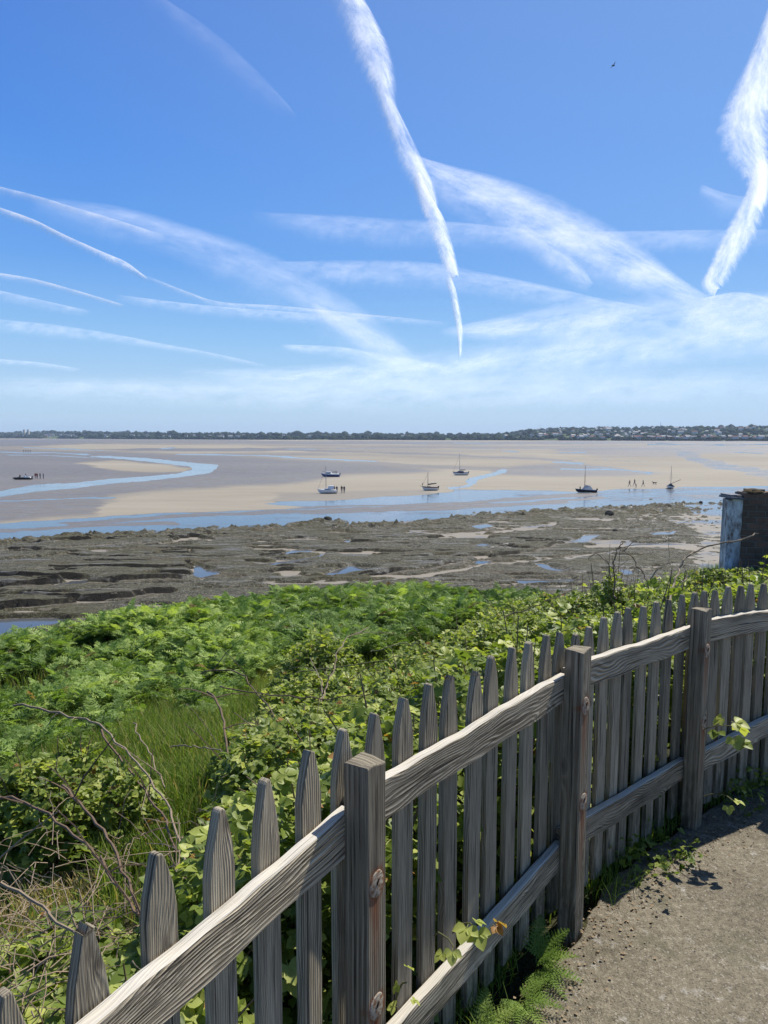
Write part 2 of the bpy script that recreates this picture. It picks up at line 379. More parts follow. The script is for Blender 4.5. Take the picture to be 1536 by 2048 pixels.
def tps_fit(P):
    n = len(P); d = np.hypot(P[:, None, 0] - P[None, :, 0], P[:, None, 1] - P[None, :, 1])
    K = np.where(d > 0, d * d * np.log(d + 1e-9), 0) + np.eye(n) * .35
    Q = np.c_[np.ones(n), P[:, :2]]
    A = np.zeros((n + 3, n + 3)); A[:n, :n] = K; A[:n, n:] = Q; A[n:, :n] = Q.T
    return np.linalg.solve(A, np.r_[P[:, 2], 0, 0, 0])
TW = tps_fit(TP)
CREST = [(-60, -12), (-24, 1.5), (-12, 9.3), (-7.6, 12.6), (-3.9, 18.4), (-1, 19.6), (1.9, 19.9), (4.2, 19.2), (9.4, 21.4), (15, 25), (40, 40), (90, 60)]
def terr(x, y, full=True):
    x = np.asarray(x, float); y = np.asarray(y, float)
    n = len(TP); z = TW[n] + TW[n + 1] * x + TW[n + 2] * y
    for i in range(n):
        d2 = (x - TP[i, 0])**2 + (y - TP[i, 1])**2
        z = z + TW[i] * np.where(d2 > 0, .5 * d2 * np.log(d2 + 1e-9), 0)
    z = np.clip(z, -3.6, .2)
    if full:
        d, s, _ = seg_dist(x, y, CREST)
        dd = np.where(s > 0, d, 0)          # beyond the crest the bank falls to the beach
        z = z - .9 * dd**1.15 * (.85 + .3 * fbm(x * .2, y * .2, 5))
    return z
def tz(x, y): return float(terr(np.array([x]), np.array([y]))[0])

# fence run (plan), posts and heights from the photograph
FL = [(-1.30, -.60), (-.62, .58), (-.043, 1.515), (.664, 2.362), (1.388, 3.04), (2.25, 3.52), (3.2, 4.03)]
FLs = np.array(FL)
# ground sheet: from the path edge outwards
gx = np.concatenate([np.arange(-60, -14, 2.0), np.arange(-14, 16, .22), np.arange(16, 90, 2.5)])
gy = np.concatenate([np.arange(-14, -1, 1.0), np.arange(-1, 30, .22), np.arange(30, 70, 1.0)])
GX, GY = np.meshgrid(gx, gy); GZ = terr(GX, GY) + (fbm(GX * 1.3, GY * 1.3, 3) - .5) * .10
GZ = np.maximum(GZ, SEA - 1.5)
pd, ps, _ = seg_dist(GX, GY, [(a + .10 * .7, b - .10 * .7) for a, b in FL])
GZ = np.where((pd < .5) | (ps < 0), np.minimum(GZ, -.03 - .02 * (ps > 0)), GZ)
GZ = np.where((ps < 0) , np.minimum(GZ, -.05), GZ)
ny, nx = GX.shape
idx = np.arange(ny * nx).reshape(ny, nx)
quads = np.stack([idx[:-1, :-1], idx[:-1, 1:], idx[1:, 1:], idx[1:, :-1]], -1).reshape(-1, 4)
tag(arr_mesh('hillside_ground', np.c_[GX.ravel(), GY.ravel(), GZ.ravel()], quads, M_SOIL, smooth=True), kind='structure')

# path: sheet with an uneven edge along the fence
edge = []
for px, py in [(990, 2075), (1012, 2039), (1078, 2002), (1110, 1925), (1152, 1885), (1172, 1845), (1225, 1760), (1310, 1688), (1395, 1640), (1450, 1590), (1500, 1560), (1536, 1540)]:
    p = on_z(px, py, 0); edge.append((p.x, p.y))
edge = [(-.95, -.6), (-.30, .75), (.02, 1.20)] + edge + [(2.6, 3.35), (3.6, 3.85), (9, 7.0)]
# the hard edge lies a little under the fence line: pull each point to just inside the posts' foot
fine = []
for (a, b), (c, d) in zip(edge[:-1], edge[1:]):
    k = max(1, int(math.hypot(c - a, d - b) / .03))
    for i in range(k):
        t_ = i / k; n_ = (float(fbm(np.array([(a + (c - a) * t_) * 14]), np.array([(b + (d - b) * t_) * 14]), 9)[0]) - .5) * .035
        fine.append((a + (c - a) * t_ - n_, b + (d - b) * t_ + n_))
fine.append(edge[-1])
pv = []; pf = []
for i, (a, b) in enumerate(fine):
    pv += [(a, b, -.05), (a, b, -.004), (a + .006, b - .006, 0.0)] + [(a + s, b - s * 1.2, .0) for s in (.2, 1, 6, 18)]
for i in range(len(fine) - 1):
    for k in range(6): pf.append((i * 7 + k, i * 7 + k + 1, (i + 1) * 7 + k + 1, (i + 1) * 7 + k))
tag(arr_mesh('path', pv, [f[::-1] for f in pf], M_PATH), kind='structure')

# ---------------------------------------------------------------- fence
fence = empty('picket_fence', (-.04, 1.5, 0), label='weathered grey picket fence curving along the edge of the path', cat='fence')
fence_inv = Matrix.Translation((.04, -1.5, 0))
def fl_frame(i):
    a, b = Vector(FL[i]), Vector(FL[i + 1]); d = (b - a).normalized(); return a, b, d, Vector((-d.y, d.x))   # last = towards the sea
def uvmesh(name, V, F, UV, mat, parent, bevel=.0025, attrs=None, loc=None, smooth=False):
    """F: list of n-gons, UV: per face list of (u,v)"""
    me = bpy.data.meshes.new(name); me.from_pydata([tuple(v) for v in V], [], F); me.update()
    l = me.uv_layers.new(name='UVMap'); k = 0
    for f, uvs in zip(F, UV):
        for q in uvs: l.data[k].uv = q; k += 1
    if attrs:
        for n, a in attrs.items():
            at = me.attributes.new(n, 'FLOAT', 'POINT'); at.data.foreach_set('value', np.asarray(a, dtype=np.float32))
    o = link_mesh(name, me, mat, None, smooth)
    o.parent = parent
    o.location = Vector(loc) - parent.location if loc is not None else -parent.location
    if bevel:
        m = o.modifiers.new('edge', 'BEVEL'); m.width = bevel; m.segments = 2; m.limit_method = 'ANGLE'; m.angle_limit = R(40)
    return o
def picket(base, d, nrm, ztop, W, T, seed, tip=.11, zbot=.02, kind=0):
    """base: centre point (x,y) of the picket's path-side face"""
    r = random.Random(seed); L = ztop - zbot; seedv = r.uniform(0, 30)
    st = [zbot + (L - tip) * k / 9 for k in range(10)]
    half = [(-W / 2 + r.uniform(-.0012, .0012), W / 2 + r.uniform(-.0012, .0012)) for _ in st]
    blunt = r.uniform(.004, .008); off = r.uniform(-.003, .004)
    tipst = [(ztop - tip * .62, .80), (ztop - tip * .32, .52), (ztop - tip * .07, .27)]
    out = [(a, z) for (a, b), z in zip(half, st)]
    L_ = [(h[0], z) for h, z in zip(half, st)] + [(-W / 2 * k + off * (1 - k), z + r.uniform(-.002, .002)) for z, k in tipst]
    R_ = [(h[1], z) for h, z in zip(half, st)] + [(W / 2 * k + off * (1 - k), z + r.uniform(-.002, .002)) for z, k in tipst]
    topv = [(off - blunt * .8, ztop - r.uniform(0, .006)), (off + blunt * .8, ztop - r.uniform(0, .008))]
    if kind == 1:   # split, rotten tip
        topv = [(off - .013, ztop - .004), (off - .006, ztop - .016), (off + .001, ztop), (off + .007, ztop - .014), (off + .013, ztop - .008)]
    lean = r.uniform(-.009, .009); V = []; F = []; UV = []
    prof = [L_, R_]
    n = len(L_)
    def P3(a, z, t):
        q = Vector(base) + d * (a + lean * (z / 1.0)) + nrm * t
        return (q.x, q.y, z)
    for t in (0, T):
        for a, z in L_: V.append(P3(a, z, t))
        for a, z in R_: V.append(P3(a, z, t))
        for a, z in topv: V.append(P3(a, z, t))
    m = 2 * n + len(topv)
    def uv(i, extra=0.0):
        j = i % m
        if j < n: a, z = L_[j]
        elif j < 2 * n: a, z = R_[j - n]
        else: a, z = topv[j - 2 * n]
        return (z, a + seedv + extra)
    def add(f, side=0):
        F.append(f)
        if side == 0: UV.append([uv(i) for i in f])
        else: UV.append([(uv(i)[0], seedv + .5 * side + (T if i >= m else 0)) for i in f])
    for k in range(n - 1):
        add((k, n + k, n + k + 1, k + 1)); add((m + k, m + k + 1, m + n + k + 1, m + n + k))
        add((k, k + 1, m + k + 1, m + k), 1); add((n + k, m + n + k, m + n + k + 1, n + k + 1), 2)
    tv = list(range(2 * n, m))
    add(tuple([n - 1, 2 * n - 1] + tv[::-1])); add(tuple([m + n - 1] + [m + i for i in tv] + [m + 2 * n - 1]))
    add((n - 1, tv[0], m + tv[0], m + n - 1), 1); add((2 * n - 1, m + 2 * n - 1, m + tv[-1], tv[-1]), 2)
    for a, b in zip(tv[:-1], tv[1:]): add((a, b, m + b, m + a), 1)
    add((0, m, m + n, n), 1)
    return uvmesh('picket', V, F, UV, W_PICKET, fence, .0028)
PIC = [(20, 1985, 0), (178, 1852, 1), (318, 1708, 0), (437, 1620, 0), (537, 1557, 0), (620, 1503, 0), (690, 1458, 0), (756, 1425, 0), (812, 1396, 0), (860, 1370, 0), (906, 1352, 1), (953, 1345, 1), (990, 1311, 0), (1028, 1296, 0), (1063, 1283, 0), (1095, 1270, 0), (1125, 1264, 0), (1158, 1268, 0), (1185, 1253, 0), (1213, 1233, 0), (1240, 1223, 0), (1262, 1215, 0), (1290, 1212, 0), (1317, 1203, 0), (1342, 1198, 0), (1368, 1190, 0), (1392, 1185, 0), (1413, 1182, 0), (1437, 1180, 0), (1460, 1173, 0), (1484, 1171, 0), (1508, 1168, 0), (1531, 1166, 0)]
def off_line(o):    # fence line shifted sideways by o towards the sea (mitred)
    out = []
    for i in range(len(FL)):
        ds = []
        if i > 0: ds.append(fl_frame(i - 1)[3])
        if i < len(FL) - 1: ds.append(fl_frame(i)[3])
        n_ = sum(ds, Vector((0, 0))).normalized(); k = o / n_.dot(ds[0]); out.append(Vector(FL[i]) + n_ * k)
    return out
HP = .034          # half a post
RT = .034          # rail thickness
PICK_LINE = off_line(HP + RT + .002)
def hit_line(line, slope):   # x = slope*y against the polyline; returns point and segment
    for i in range(len(line) - 1):
        a, b = line[i], line[i + 1]; d = b - a
        den = d.x - slope * d.y
        if abs(den) < 1e-9: continue
        t_ = (slope * a.y - a.x) / den
        p = a + d * t_
        if -.0001 <= t_ <= 1.0001 and p.y > .15: return p, i
    return None, None
for k, (px, py, kd) in enumerate(PIC):
    a, b, c = ray(px, py); p, i = hit_line(PICK_LINE, a / b)
    if p is None: continue
    _, _, d, nrm = fl_frame(i); z = EYE + c / b * p.y
    W = .062 if k > 5 else .066
    picket(p, d, nrm, z, W, .021, 100 + k, tip=.125 + .015 * math.sin(k * 2.1), zbot=.012 + .02 * random.random(), kind=kd)
# the run carries on both ways outside the picture
for s0, i0 in ((0, 0),):
    a, b = PICK_LINE[0], PICK_LINE[1]; d = (b - a).normalized(); nrm = Vector((-d.y, d.x)); L = (b - a).length
    k = 0; t_ = .05
    while t_ < L - .05:
        q = a + d * t_
        if q.y < .45: picket(q, d, nrm, 1.02, .066, .021, 300 + k)
        t_ += .125; k += 1
a, b = PICK_LINE[-2], PICK_LINE[-1]; d = (b - a).normalized(); nrm = Vector((-d.y, d.x))
_p, _i = hit_line(PICK_LINE, ray(1531, 1166)[0] / ray(1531, 1166)[1])
s_ = (_p - PICK_LINE[5]).dot(d) if _i == 5 else -(PICK_LINE[5] - _p).length
t_ = s_ + .105; k = 0
while t_ < (b - a).length:
    if t_ > 0: q = PICK_LINE[5] + d * t_; picket(q, d, nrm, 1.03 + .01 * math.sin(k), .062, .021, 400 + k)
    else:
        dd = (PICK_LINE[5] - PICK_LINE[4]).normalized(); q = PICK_LINE[5] + dd * t_; picket(q, dd, Vector((-dd.y, dd.x)), 1.03, .062, .021, 500 + k)
    t_ += .105; k += 1

def post(c, d, top, W=.068, plugs=()):
    """square post: fine grid on the path-side face so that rust stains have a shape"""
    nrm = Vector((-d.y, d.x)); V = []; F = []; UV = []; rust = []
    NZ = 60; ring = [(-1, -1), (1, -1), (1, 1), (-1, 1)]     # (along, sea)
    cols = [(-1 + 2 * k / 8, -1) for k in range(9)] + [(1, 0), (1, 1), (-1, 1), (-1, 0)]
    m = len(cols); sv = random.uniform(0, 20)
    for j in range(NZ + 1):
        z = -.05 + (top + .05) * j / NZ
        wob = 1 + .012 * math.sin(z * 9 + sv)
        for a, s in cols:
            q = Vector(c) + d * a * W / 2 * wob + nrm * s * W / 2
            zz = z
            if j == NZ: zz = z + .004 * math.sin(a * 2 + s + sv) - .003 * abs(a * s)
            V.append((q.x, q.y, zz)); r_ = 0
            if s == -1:
                for pa, pz in plugs:
                    da = (a * W / 2 - pa)
                    if pz + .03 > z: 
                        fall = pz - z
                        if fall < .30: r_ = max(r_, max(0, 1 - abs(da + .004) / (.030 - .03 * max(0, fall))) * (1 - max(0, fall) / .30) * (1.0 if fall > -.030 else 0))
                    dk = math.hypot(da, (z - pz) * .9)
                    r_ = max(r_, 1.0 if dk < .032 else 0)
            rust.append(min(1, r_ * 1.3))
    U = lambda a, s: (a * .5 + .5) * W + (s + 1) * W * .7 + sv
    for j in range(NZ):
        for k in range(m):
            k2 = (k + 1) % m; i0, i1 = j * m + k, j * m + k2
            F.append((i0, i1, i1 + m, i0 + m))
            z0 = V[i0][2]; z1 = V[i0 + m][2]
            ua = sv + k * .013 if k < 9 else sv + .6 + k * .03
            ub = sv + (k + 1) * .013 if k < 8 else sv + .6 + (k + 1) * .03
            if k == 8: ua = sv + .6 + 8 * .03
            UV.append([(z0, ua), (z0, ub), (z1, ub), (z1, ua)])
    b0 = NZ * m
    F.append(tuple(range(b0, b0 + m)))
    UV.append([((cols[k][1]) * W * .5 + sv, cols[k][0] * W * .5 + sv) for k in range(m)])
    o = uvmesh('post', V, F, UV, W_POST, fence, .0035, attrs={'rust': rust})
    for pa, pz in plugs:
        mb = MB(); q = Vector(c) + d * pa - nrm * (W / 2 + .0005)
        n3 = Vector((-nrm.x, -nrm.y, 0)); N = 18; d3 = Vector((d.x, d.y, 0)); up = Vector((0, 0, 1)); vs = []
        for rr, hh in ((.0280, -.001), (.0272, .0012), (.0255, .0018), (.002, .0014)):
            for k in range(N):
                t_ = 2 * math.pi * k / N; kk = 1 + .04 * math.sin(3 * t_ + pz * 40)
                vs.append(Vector((q.x, q.y, pz)) + (d3 * math.cos(t_) * .92 + up * math.sin(t_) * 1.15) * rr * kk + n3 * hh)
        fs = [(r_ * N + k, r_ * N + (k + 1) % N, (r_ + 1) * N + (k + 1) % N, (r_ + 1) * N + k) for r_ in range(3) for k in range(N)] + [tuple(3 * N + k for k in range(N))]
        mb.add(vs, fs); mb.box(Vector((q.x, q.y, pz)) + n3 * .0012, (.0035, .0035, .030), Matrix.Rotation(.35, 3, 'Y'), mi=1)
        pl = mb.build('bolt_plug', [M_PLUG, M_RUST], None, True); pl.parent = o
        pl.matrix_parent_inverse = Matrix.Identity(4)
    return o
def mat_plug():
    t = NT('plug_wood'); p = t.geo(); n = t.noise(t.map(p, (60, 60, 300)), 1, 3); n2 = t.noise(p, 90, 3)
    return t.done(t.bsdf(t.mix(t.mr(n2, .45, .62), t.mix(n, (.40, .35, .27), (.26, .22, .17)), (.20, .10, .05)), .8, .2, bump=n, bdist=.002))
M_PLUG = mat_plug(); M_RUST = plain('rust', (.05, .03, .02), .9, .2, .4, 60)
def plug_on(c, d, px, py, W=.068):
    nrm = Vector((-d.y, d.x)); f0 = Vector(c) - nrm * W / 2; a, b, cc = ray(px, py); s = a / b
    t_ = (s * f0.y - f0.x) / (d.x - s * d.y); q = f0 + d * t_
    return (max(-.003, min(.003, t_)), EYE + cc / b * q.y)
def bis(i):
    ds = []
    if i > 0: ds.append(fl_frame(i - 1)[2])
    if i < len(FL) - 1: ds.append(fl_frame(i)[2])
    return sum(ds, Vector((0, 0))).normalized()
PD = {2: Vector((math.sin(R(36)), math.cos(R(36)))), 3: Vector((math.sin(R(41)), math.cos(R(41)))), 4: Vector((math.sin(R(45)), math.cos(R(45))))}
for i, top, pl in ((0, 1.0, []), (1, 1.02, []), (2, 1.03, [(753, 1768), (733, 2035)]), (3, 1.03, [(1171, 1412), (1167, 1603)]), (4, 1.0, [(1412, 1303), (1408, 1445)]), (5, 1.02, []), (6, 1.02, [])):
    d = PD.get(i, bis(i))
    post(FL[i], d, top, plugs=[plug_on(FL[i], d, *q) for q in pl])

def rail(p0, p1, z0, z1, H, T, seed, wav=.004, name='rail', warp=.0):
    """board between two plan points on the rail's path-side face; z = top edge at both ends"""
    r = random.Random(seed); d = (Vector(p1) - Vector(p0)); L = d.length; d.normalize(); nrm = Vector((-d.y, d.x))
    N = max(8, int(L / .02)); V = []; F = []; UV = []; sv = r.uniform(0, 20); c1 = .010
    # cross-section (depth, height from the top), rounded, worn upper edge
    cs = [(0, -H + .004), (.0, -H * .66), (0, -H * .33), (0, -.007), (.002, -.002), (.006, 0), (T - .006, -.001), (T, -.008), (T, -H + .006), (T - .005, -H), (.005, -H)]
    m = len(cs)
    per = [0]
    for k in range(1, m): per.append(per[-1] + math.hypot(cs[k][0] - cs[k - 1][0], cs[k][1] - cs[k - 1][1]))
    ph = r.uniform(0, 6)
    for j in range(N + 1):
        s = L * j / N; z = z0 + (z1 - z0) * j / N
        zt = wav * (math.sin(s * 21 + ph) * .5 + math.sin(s * 47 + ph * 2) * .35 + math.sin(s * 9 + ph)) * .6
        zt += warp * math.sin(math.pi * j / N)
        zb = .003 * math.sin(s * 17 + ph * 3) + warp * math.sin(math.pi * j / N)
        bow = .003 * math.sin(s * 5 + ph)
        for k, (t, h) in enumerate(cs):
            up = zt if k in (3, 4, 5, 6, 7) else (zb if k in (0, 8, 9, 10) else (zt + zb) / 2)
            q = Vector(p0) + d * s + nrm * (t + bow)
            V.append((q.x, q.y, z + h + up))
    for j in range(N):
        for k in range(m):
            k2 = (k + 1) % m; F.append((j * m + k, j * m + k2, (j + 1) * m + k2, (j + 1) * m + k))
            s0, s1 = L * j / N, L * (j + 1) / N; v0 = sv + per[k]; v1 = sv + (per[k + 1] if k < m - 1 else per[k] + .02)
            UV.append([(s0 + sv, v0), (s0 + sv, v1), (s1 + sv, v1), (s1 + sv, v0)])
    F.append(tuple(range(m - 1, -1, -1))); UV.append([(sv + cs[k][0], sv + cs[k][1] * .6) for k in range(m - 1, -1, -1)])
    F.append(tuple(N * m + k for k in range(m))); UV.append([(sv + cs[k][0], sv + cs[k][1] * .6) for k in range(m)])
    F = [f[::-1] for f in F]; UV = [u[::-1] for u in UV]
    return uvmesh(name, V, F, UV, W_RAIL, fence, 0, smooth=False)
RL = off_line(HP)
def rz_from(px, py, i):     # height on the rail line where this sight line crosses it
    a, b, c = ray(px, py); p, _ = hit_line([RL[i] - (RL[i + 1] - RL[i]) * .2, RL[i + 1] + (RL[i + 1] - RL[i]) * .2], a / b)
    return EYE + c / b * p.y, p
def lin(i, q0, q1):         # top edge heights at both posts of bay i from two pixels
    za, pa = rz_from(*q0, i); zb, pb = rz_from(*q1, i); D = (RL[i + 1] - RL[i]); L2 = D.length_squared
    ta, tb = (pa - RL[i]).dot(D) / L2, (pb - RL[i]).dot(D) / L2; s = (zb - za) / (tb - ta)
    return za - s * ta, za + s * (1 - ta)
bays = [(1, (200, 2046), (680, 1640)), (2, (776, 1562), (1126, 1352)), (3, (1182, 1322), (1378, 1256)), (4, (1420, 1240), (1534, 1222))]
zs = {b: lin(b, q0, q1) for b, q0, q1 in bays}
zs[0] = (.93, zs[1][0]); zs[5] = (zs[4][1], .97)
print('rail heights', zs)
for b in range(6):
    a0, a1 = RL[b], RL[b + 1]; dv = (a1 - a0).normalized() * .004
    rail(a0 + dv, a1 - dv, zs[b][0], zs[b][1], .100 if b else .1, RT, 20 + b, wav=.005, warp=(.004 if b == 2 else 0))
lb = {2: lin(2, (804, 2046), (1122, 1688)), 3: lin(3, (1177, 1634), (1375, 1515)), 4: lin(4, (1418, 1497), (1534, 1438))}
lb[1] = (.33, lb[2][0]); lb[0] = (.33, .33); lb[5] = (lb[4][1], .36)
print('low rails', lb)
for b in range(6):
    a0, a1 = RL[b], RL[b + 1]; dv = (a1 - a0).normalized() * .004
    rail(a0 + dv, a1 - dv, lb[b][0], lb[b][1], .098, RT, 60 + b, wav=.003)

# ---------------------------------------------------------------- tidal flats (one sheet, sampled finer near the viewer)
M_SAND = mat_sand(); M_WATER = mat_water(); M_ROCK = mat_rock()
rows = list(np.concatenate([[871.35, 871.8, 872.4, 873.2, 874, 875, 876], np.arange(877, 1060, .8), np.arange(1060, 1300, 3)]))
cols = np.concatenate([np.arange(-900, -60, 40), np.arange(-60, 1600, 4), np.arange(1600, 2500, 40)])
PX, PY = np.meshgrid(cols, np.array(rows))
dn_ = (PY - 1024) / FPX; tt = (SEA - EYE) / (-SP - dn_ * CP)
SX = (PX - 768) / FPX * tt; SY = (CP - dn_ * SP) * tt
wx = (fbm(PX / 60, PY / 5, 41) - .5) * 60; wy = (fbm(PX / 70, PY / 6, 42) - .5) * 4
QX, QY = PX + wx, PY + wy
wet = np.full(PX.shape, 0.12); wat = np.zeros(PX.shape)
def soft(poly, e=3.0, ky=3.0): return sstep(-e, e, sd_poly(QX, QY, poly, ky))
def line(pts, hw, ky=3.0, e=2.0):
    d, _, al = seg_dist(QX, QY, pts, ky); return sstep(hw * ky + e, hw * ky - e * .3, d)
# far streaks
band = fbm(PX / 420 + 3, PY / 5.0, 51, 4); far = sstep(935, 905, PY)
wet = np.maximum(wet, far * sstep(.49, .58, band) * .8)
fine_ = fbm(PX / 300 + 9, PY / 1.7, 53, 3); wet = np.clip(wet + sstep(925, 900, PY) * (sstep(.50, .62, fine_) * .45 - sstep(.5, .36, fine_) * .12), 0, 1)
gl = fbm(PX / 120 + 2, PY / 1.5, 54, 3); wat = np.maximum(wat, sstep(.68, .74, gl) * sstep(915, 895, PY) * sstep(-100, 700, PX) * .7)
band2 = fbm(PX / 300, PY / 7.0, 57, 4); wet = np.maximum(wet, sstep(.56, .70, band2) * .55 * sstep(975, 900, PY))
M1 = [(-900, 893), (0, 896), (140, 899), (300, 903), (560, 914), (740, 924), (800, 930), (880, 943), (820, 948), (700, 951), (640, 962), (560, 970), (440, 975), (300, 984), (225, 994), (210, 1008), (190, 1030), (0, 1044), (-900, 1100)]
wet = np.maximum(wet, soft(M1, 20) * .82)
M2 = [(975, 950), (985, 936), (1060, 928), (1160, 925), (1240, 934), (1340, 947), (1260, 953), (1100, 955)]
wet = np.maximum(wet, soft(M2, 12) * .8)
wet = np.maximum(wet, line([(480, 897), (760, 905), (1060, 917), (1150, 921)], 1.8) * .8)
wet = np.maximum(wet, line([(640, 925), (880, 934), (1060, 940)], 4) * .7)
wet = np.maximum(wet, line([(0, 885), (500, 889), (900, 896)], 1.0) * .6)
wet = np.maximum(wet, soft([(560, 985), (850, 978), (900, 990), (640, 1003), (520, 1004)], 12) * .5)
wat = np.maximum(wat, soft([(-900, 960), (0, 990), (300, 975), (460, 972), (300, 990), (215, 1000), (190, 1036), (0, 1046), (-900, 1100)], 12) * .37)
S1 = [(150, 927), (235, 921), (330, 929), (384, 936), (362, 944), (285, 944), (210, 938)]
wet = wet * (1 - soft(S1, 7)) + .1 * soft(S1, 7)
W2 = [(-900, 1080), (0, 1046), (110, 1040), (200, 1034), (330, 1026), (560, 1019), (610, 1014), (545, 1008), (560, 1002), (660, 1000), (760, 993), (850, 990), (910, 985), (905, 978), (1000, 979), (1060, 981), (1160, 984), (1230, 978), (1380, 977), (1536, 973), (2500, 960), (2500, 1200), (-900, 1300)]
k = soft(W2, 3); wet = np.maximum(wet, k * .95); wat = np.maximum(wat, k * .61)
for pts, hw in [([(140, 1048), (400, 1030), (700, 1019), (1000, 1010), (1120, 1003)], 2.6), ([(380, 1023), (640, 1013), (900, 1008), (1090, 994), (1190, 988)], 1.8), ([(0, 1062), (200, 1050), (340, 1046)], 2.2), ([(600, 1026), (900, 1018), (1200, 996)], 1.2)]:
    wat = wat - line(pts, hw, e=6) * .30
wat += k * (soft([(540, 1008), (640, 1001), (860, 991), (1000, 986), (1010, 1000), (800, 1010), (620, 1014)], 10) * .16 + sstep(700, 0, PX) * .06)
wat -= k * sstep(1130, 1200, PX) * sstep(1008, 990, PY) * .06
W4 = [(1352, 898), (1400, 903), (1420, 915), (1450, 925), (1536, 938), (2300, 955), (2300, 985), (1536, 962), (1480, 945), (1420, 937), (1390, 925), (1355, 912)]
k = soft(W4, 9); wet = np.maximum(wet, k * .62); wat = np.maximum(wat, k * .50)
for pts, hw, a in [([(0, 905), (110, 906), (175, 909)], .9, .75), ([(30, 910), (160, 913), (215, 916)], .7, .7), ([(50, 895), (150, 898), (235, 901)], .7, .75), ([(365, 908), (560, 913), (755, 924)], 1.2, .85), ([(318, 897), (352, 895)], .8, .8),
                   ([(1104, 924), (1170, 927)], 1.4, .8), ([(1120, 938), (1250, 939), (1300, 946)], 1.3, .7), ([(1180, 933), (1290, 944)], .8, .65), ([(1010, 902), (1026, 904)], 1.5, .8), ([(1114, 906), (1168, 905)], .9, .75), ([(1380, 975), (1620, 972)], 1.3, .95), ([(1479, 904), (1530, 907)], .7, .8),
                   ([(1160, 917), (1280, 925)], .6, .6), ([(1300, 889), (1600, 890)], 1.0, .8), ([(0, 1003), (220, 995)], 1.2, .6)]:
    wat = np.maximum(wat, line(pts, hw, e=1.4) * a)
IN = sstep(0, 14, sd_poly(QX, QY, [(-900, 1120), (0, 1083), (160, 1068), (340, 1063), (460, 1055), (560, 1051), (640, 1039), (700, 1052), (780, 1045), (870, 1036), (1000, 1024), (1130, 1018), (1280, 1018), (1600, 1040), (2500, 1060), (2500, 1500), (-900, 1500)], 3.0))
wat = wat * (1 - IN) + IN * .455; wet = np.where(IN > .01, wet * (1 - IN * .55), wet)
wet = np.clip(np.maximum(wet, wat), 0, 1)
ny, nx = PX.shape; idx = np.arange(ny * nx).reshape(ny, nx)
quads = np.stack([idx[:-1, :-1], idx[1:, :-1], idx[1:, 1:], idx[:-1, 1:]], -1).reshape(-1, 4)
tag(arr_mesh('sand_flats', np.c_[SX.ravel(), SY.ravel(), np.full(SX.size, SEA)], quads, M_SAND, attrs={'wet': wet.ravel(), 'water': wat.ravel()}), kind='structure')

def water_sheet(name, poly, z=.006, jag=.0, seg=3.0):
    """a sheet of water from an outline on the flats, its edge broken by noise"""
    out = []
    n = len(poly)
    for i in range(n):
        (a, b), (c, d) = poly[i], poly[(i + 1) % n]; L = math.hypot(c - a, (d - b) * 3); kk = max(1, int(L / seg))
        for j in range(kk):
            t_ = j / kk; x, y = a + (c - a) * t_, b + (d - b) * t_
            x += (float(fbm(np.array([x / 9]), np.array([y / 2.5]), 71)[0]) - .5) * jag * 3; y += (float(fbm(np.array([x / 8]), np.array([y / 3]), 72)[0]) - .5) * jag
            p = sea(x, y); out.append((p.x, p.y, SEA + z))
    bm = bmesh.new(); f = bm.faces.new([bm.verts.new(v) for v in out])
    bmesh.ops.triangulate(bm, faces=[f]); 
    me = bpy.data.meshes.new(name); bm.to_mesh(me); bm.free()
    if me.polygons and me.polygons[0].normal.z < 0: me.flip_normals()
    return tag(link_mesh(name, me, M_WATER), kind='structure')
water_sheet('water_channel', [(-300, 1010), (0, 982), (73, 969), (146, 966), (219, 958), (292, 953), (355, 947), (384, 939), (383, 934), (328, 927), (255, 919), (182, 913.5), (182, 912), (219, 912), (292, 916), (383, 925), (437, 930), (432, 938), (419, 946), (365, 954), (292, 962), (219, 968), (146, 977), (73, 983), (0, 994), (-300, 1030)], jag=2.2)
water_sheet('water_channel', [(893, 975), (925, 972), (936, 968), (930, 962), (938, 956), (981, 947), (1006, 938), (1015, 940), (1010, 946), (985, 952), (956, 960), (952, 967), (938, 974), (900, 979)], jag=2.0)

# ---------------------------------------------------------------- rocky foreshore: height field with ledges and hollows
fx = np.arange(-75, 135, .30); fy = np.concatenate([np.arange(30, 92, .22), np.arange(92, 150, .36)])
FX, FY = np.meshgrid(fx, fy)
# image coordinates of every point: only used to place the ledges, pools and outlines measured from the photograph
rr = FX / FY; k_ = (SEA - EYE) / FY           # slope of the sight line
dpx = (-k_ * CP - SP) / (CP - k_ * SP)         # from c/b = k
FPY = 1024 + FPX * dpx; FPXX = 768 + FPX * rr * (CP - dpx * SP)
wx = (fbm(FX / 5, FY / 5, 61) - .5) * 40; wy = (fbm(FX / 4, FY / 6, 62) - .5) * 9
U_, V_ = FPXX + wx, FPY + wy
EDGE = [(-500, 1120), (0, 1083), (160, 1068), (340, 1063), (460, 1055), (560, 1051), (640, 1039), (680, 1041), (700, 1052), (780, 1045), (870, 1036), (1000, 1024), (1130, 1018), (1250, 1012), (1400, 1004), (1600, 996), (2200, 985), (2200, 1400), (-500, 1400)]
mask = sd_poly(U_, V_, EDGE, 3.0); UH, VH = FPXX + wx * .12, FPY + wy * .2
slab = sstep(1066, 1090, V_) * sstep(1330, 1200, U_)      # the smooth weed-covered slabs
h = sstep(-6, 22, mask) * .42 - .16
h += (fbm(FX / 3.2, FY / 2.4, 63, 5) - .5) * .30 * (1 - .6 * slab)
h += (fbm(FX / 12, FY / 5, 64, 3) - .5) * .20
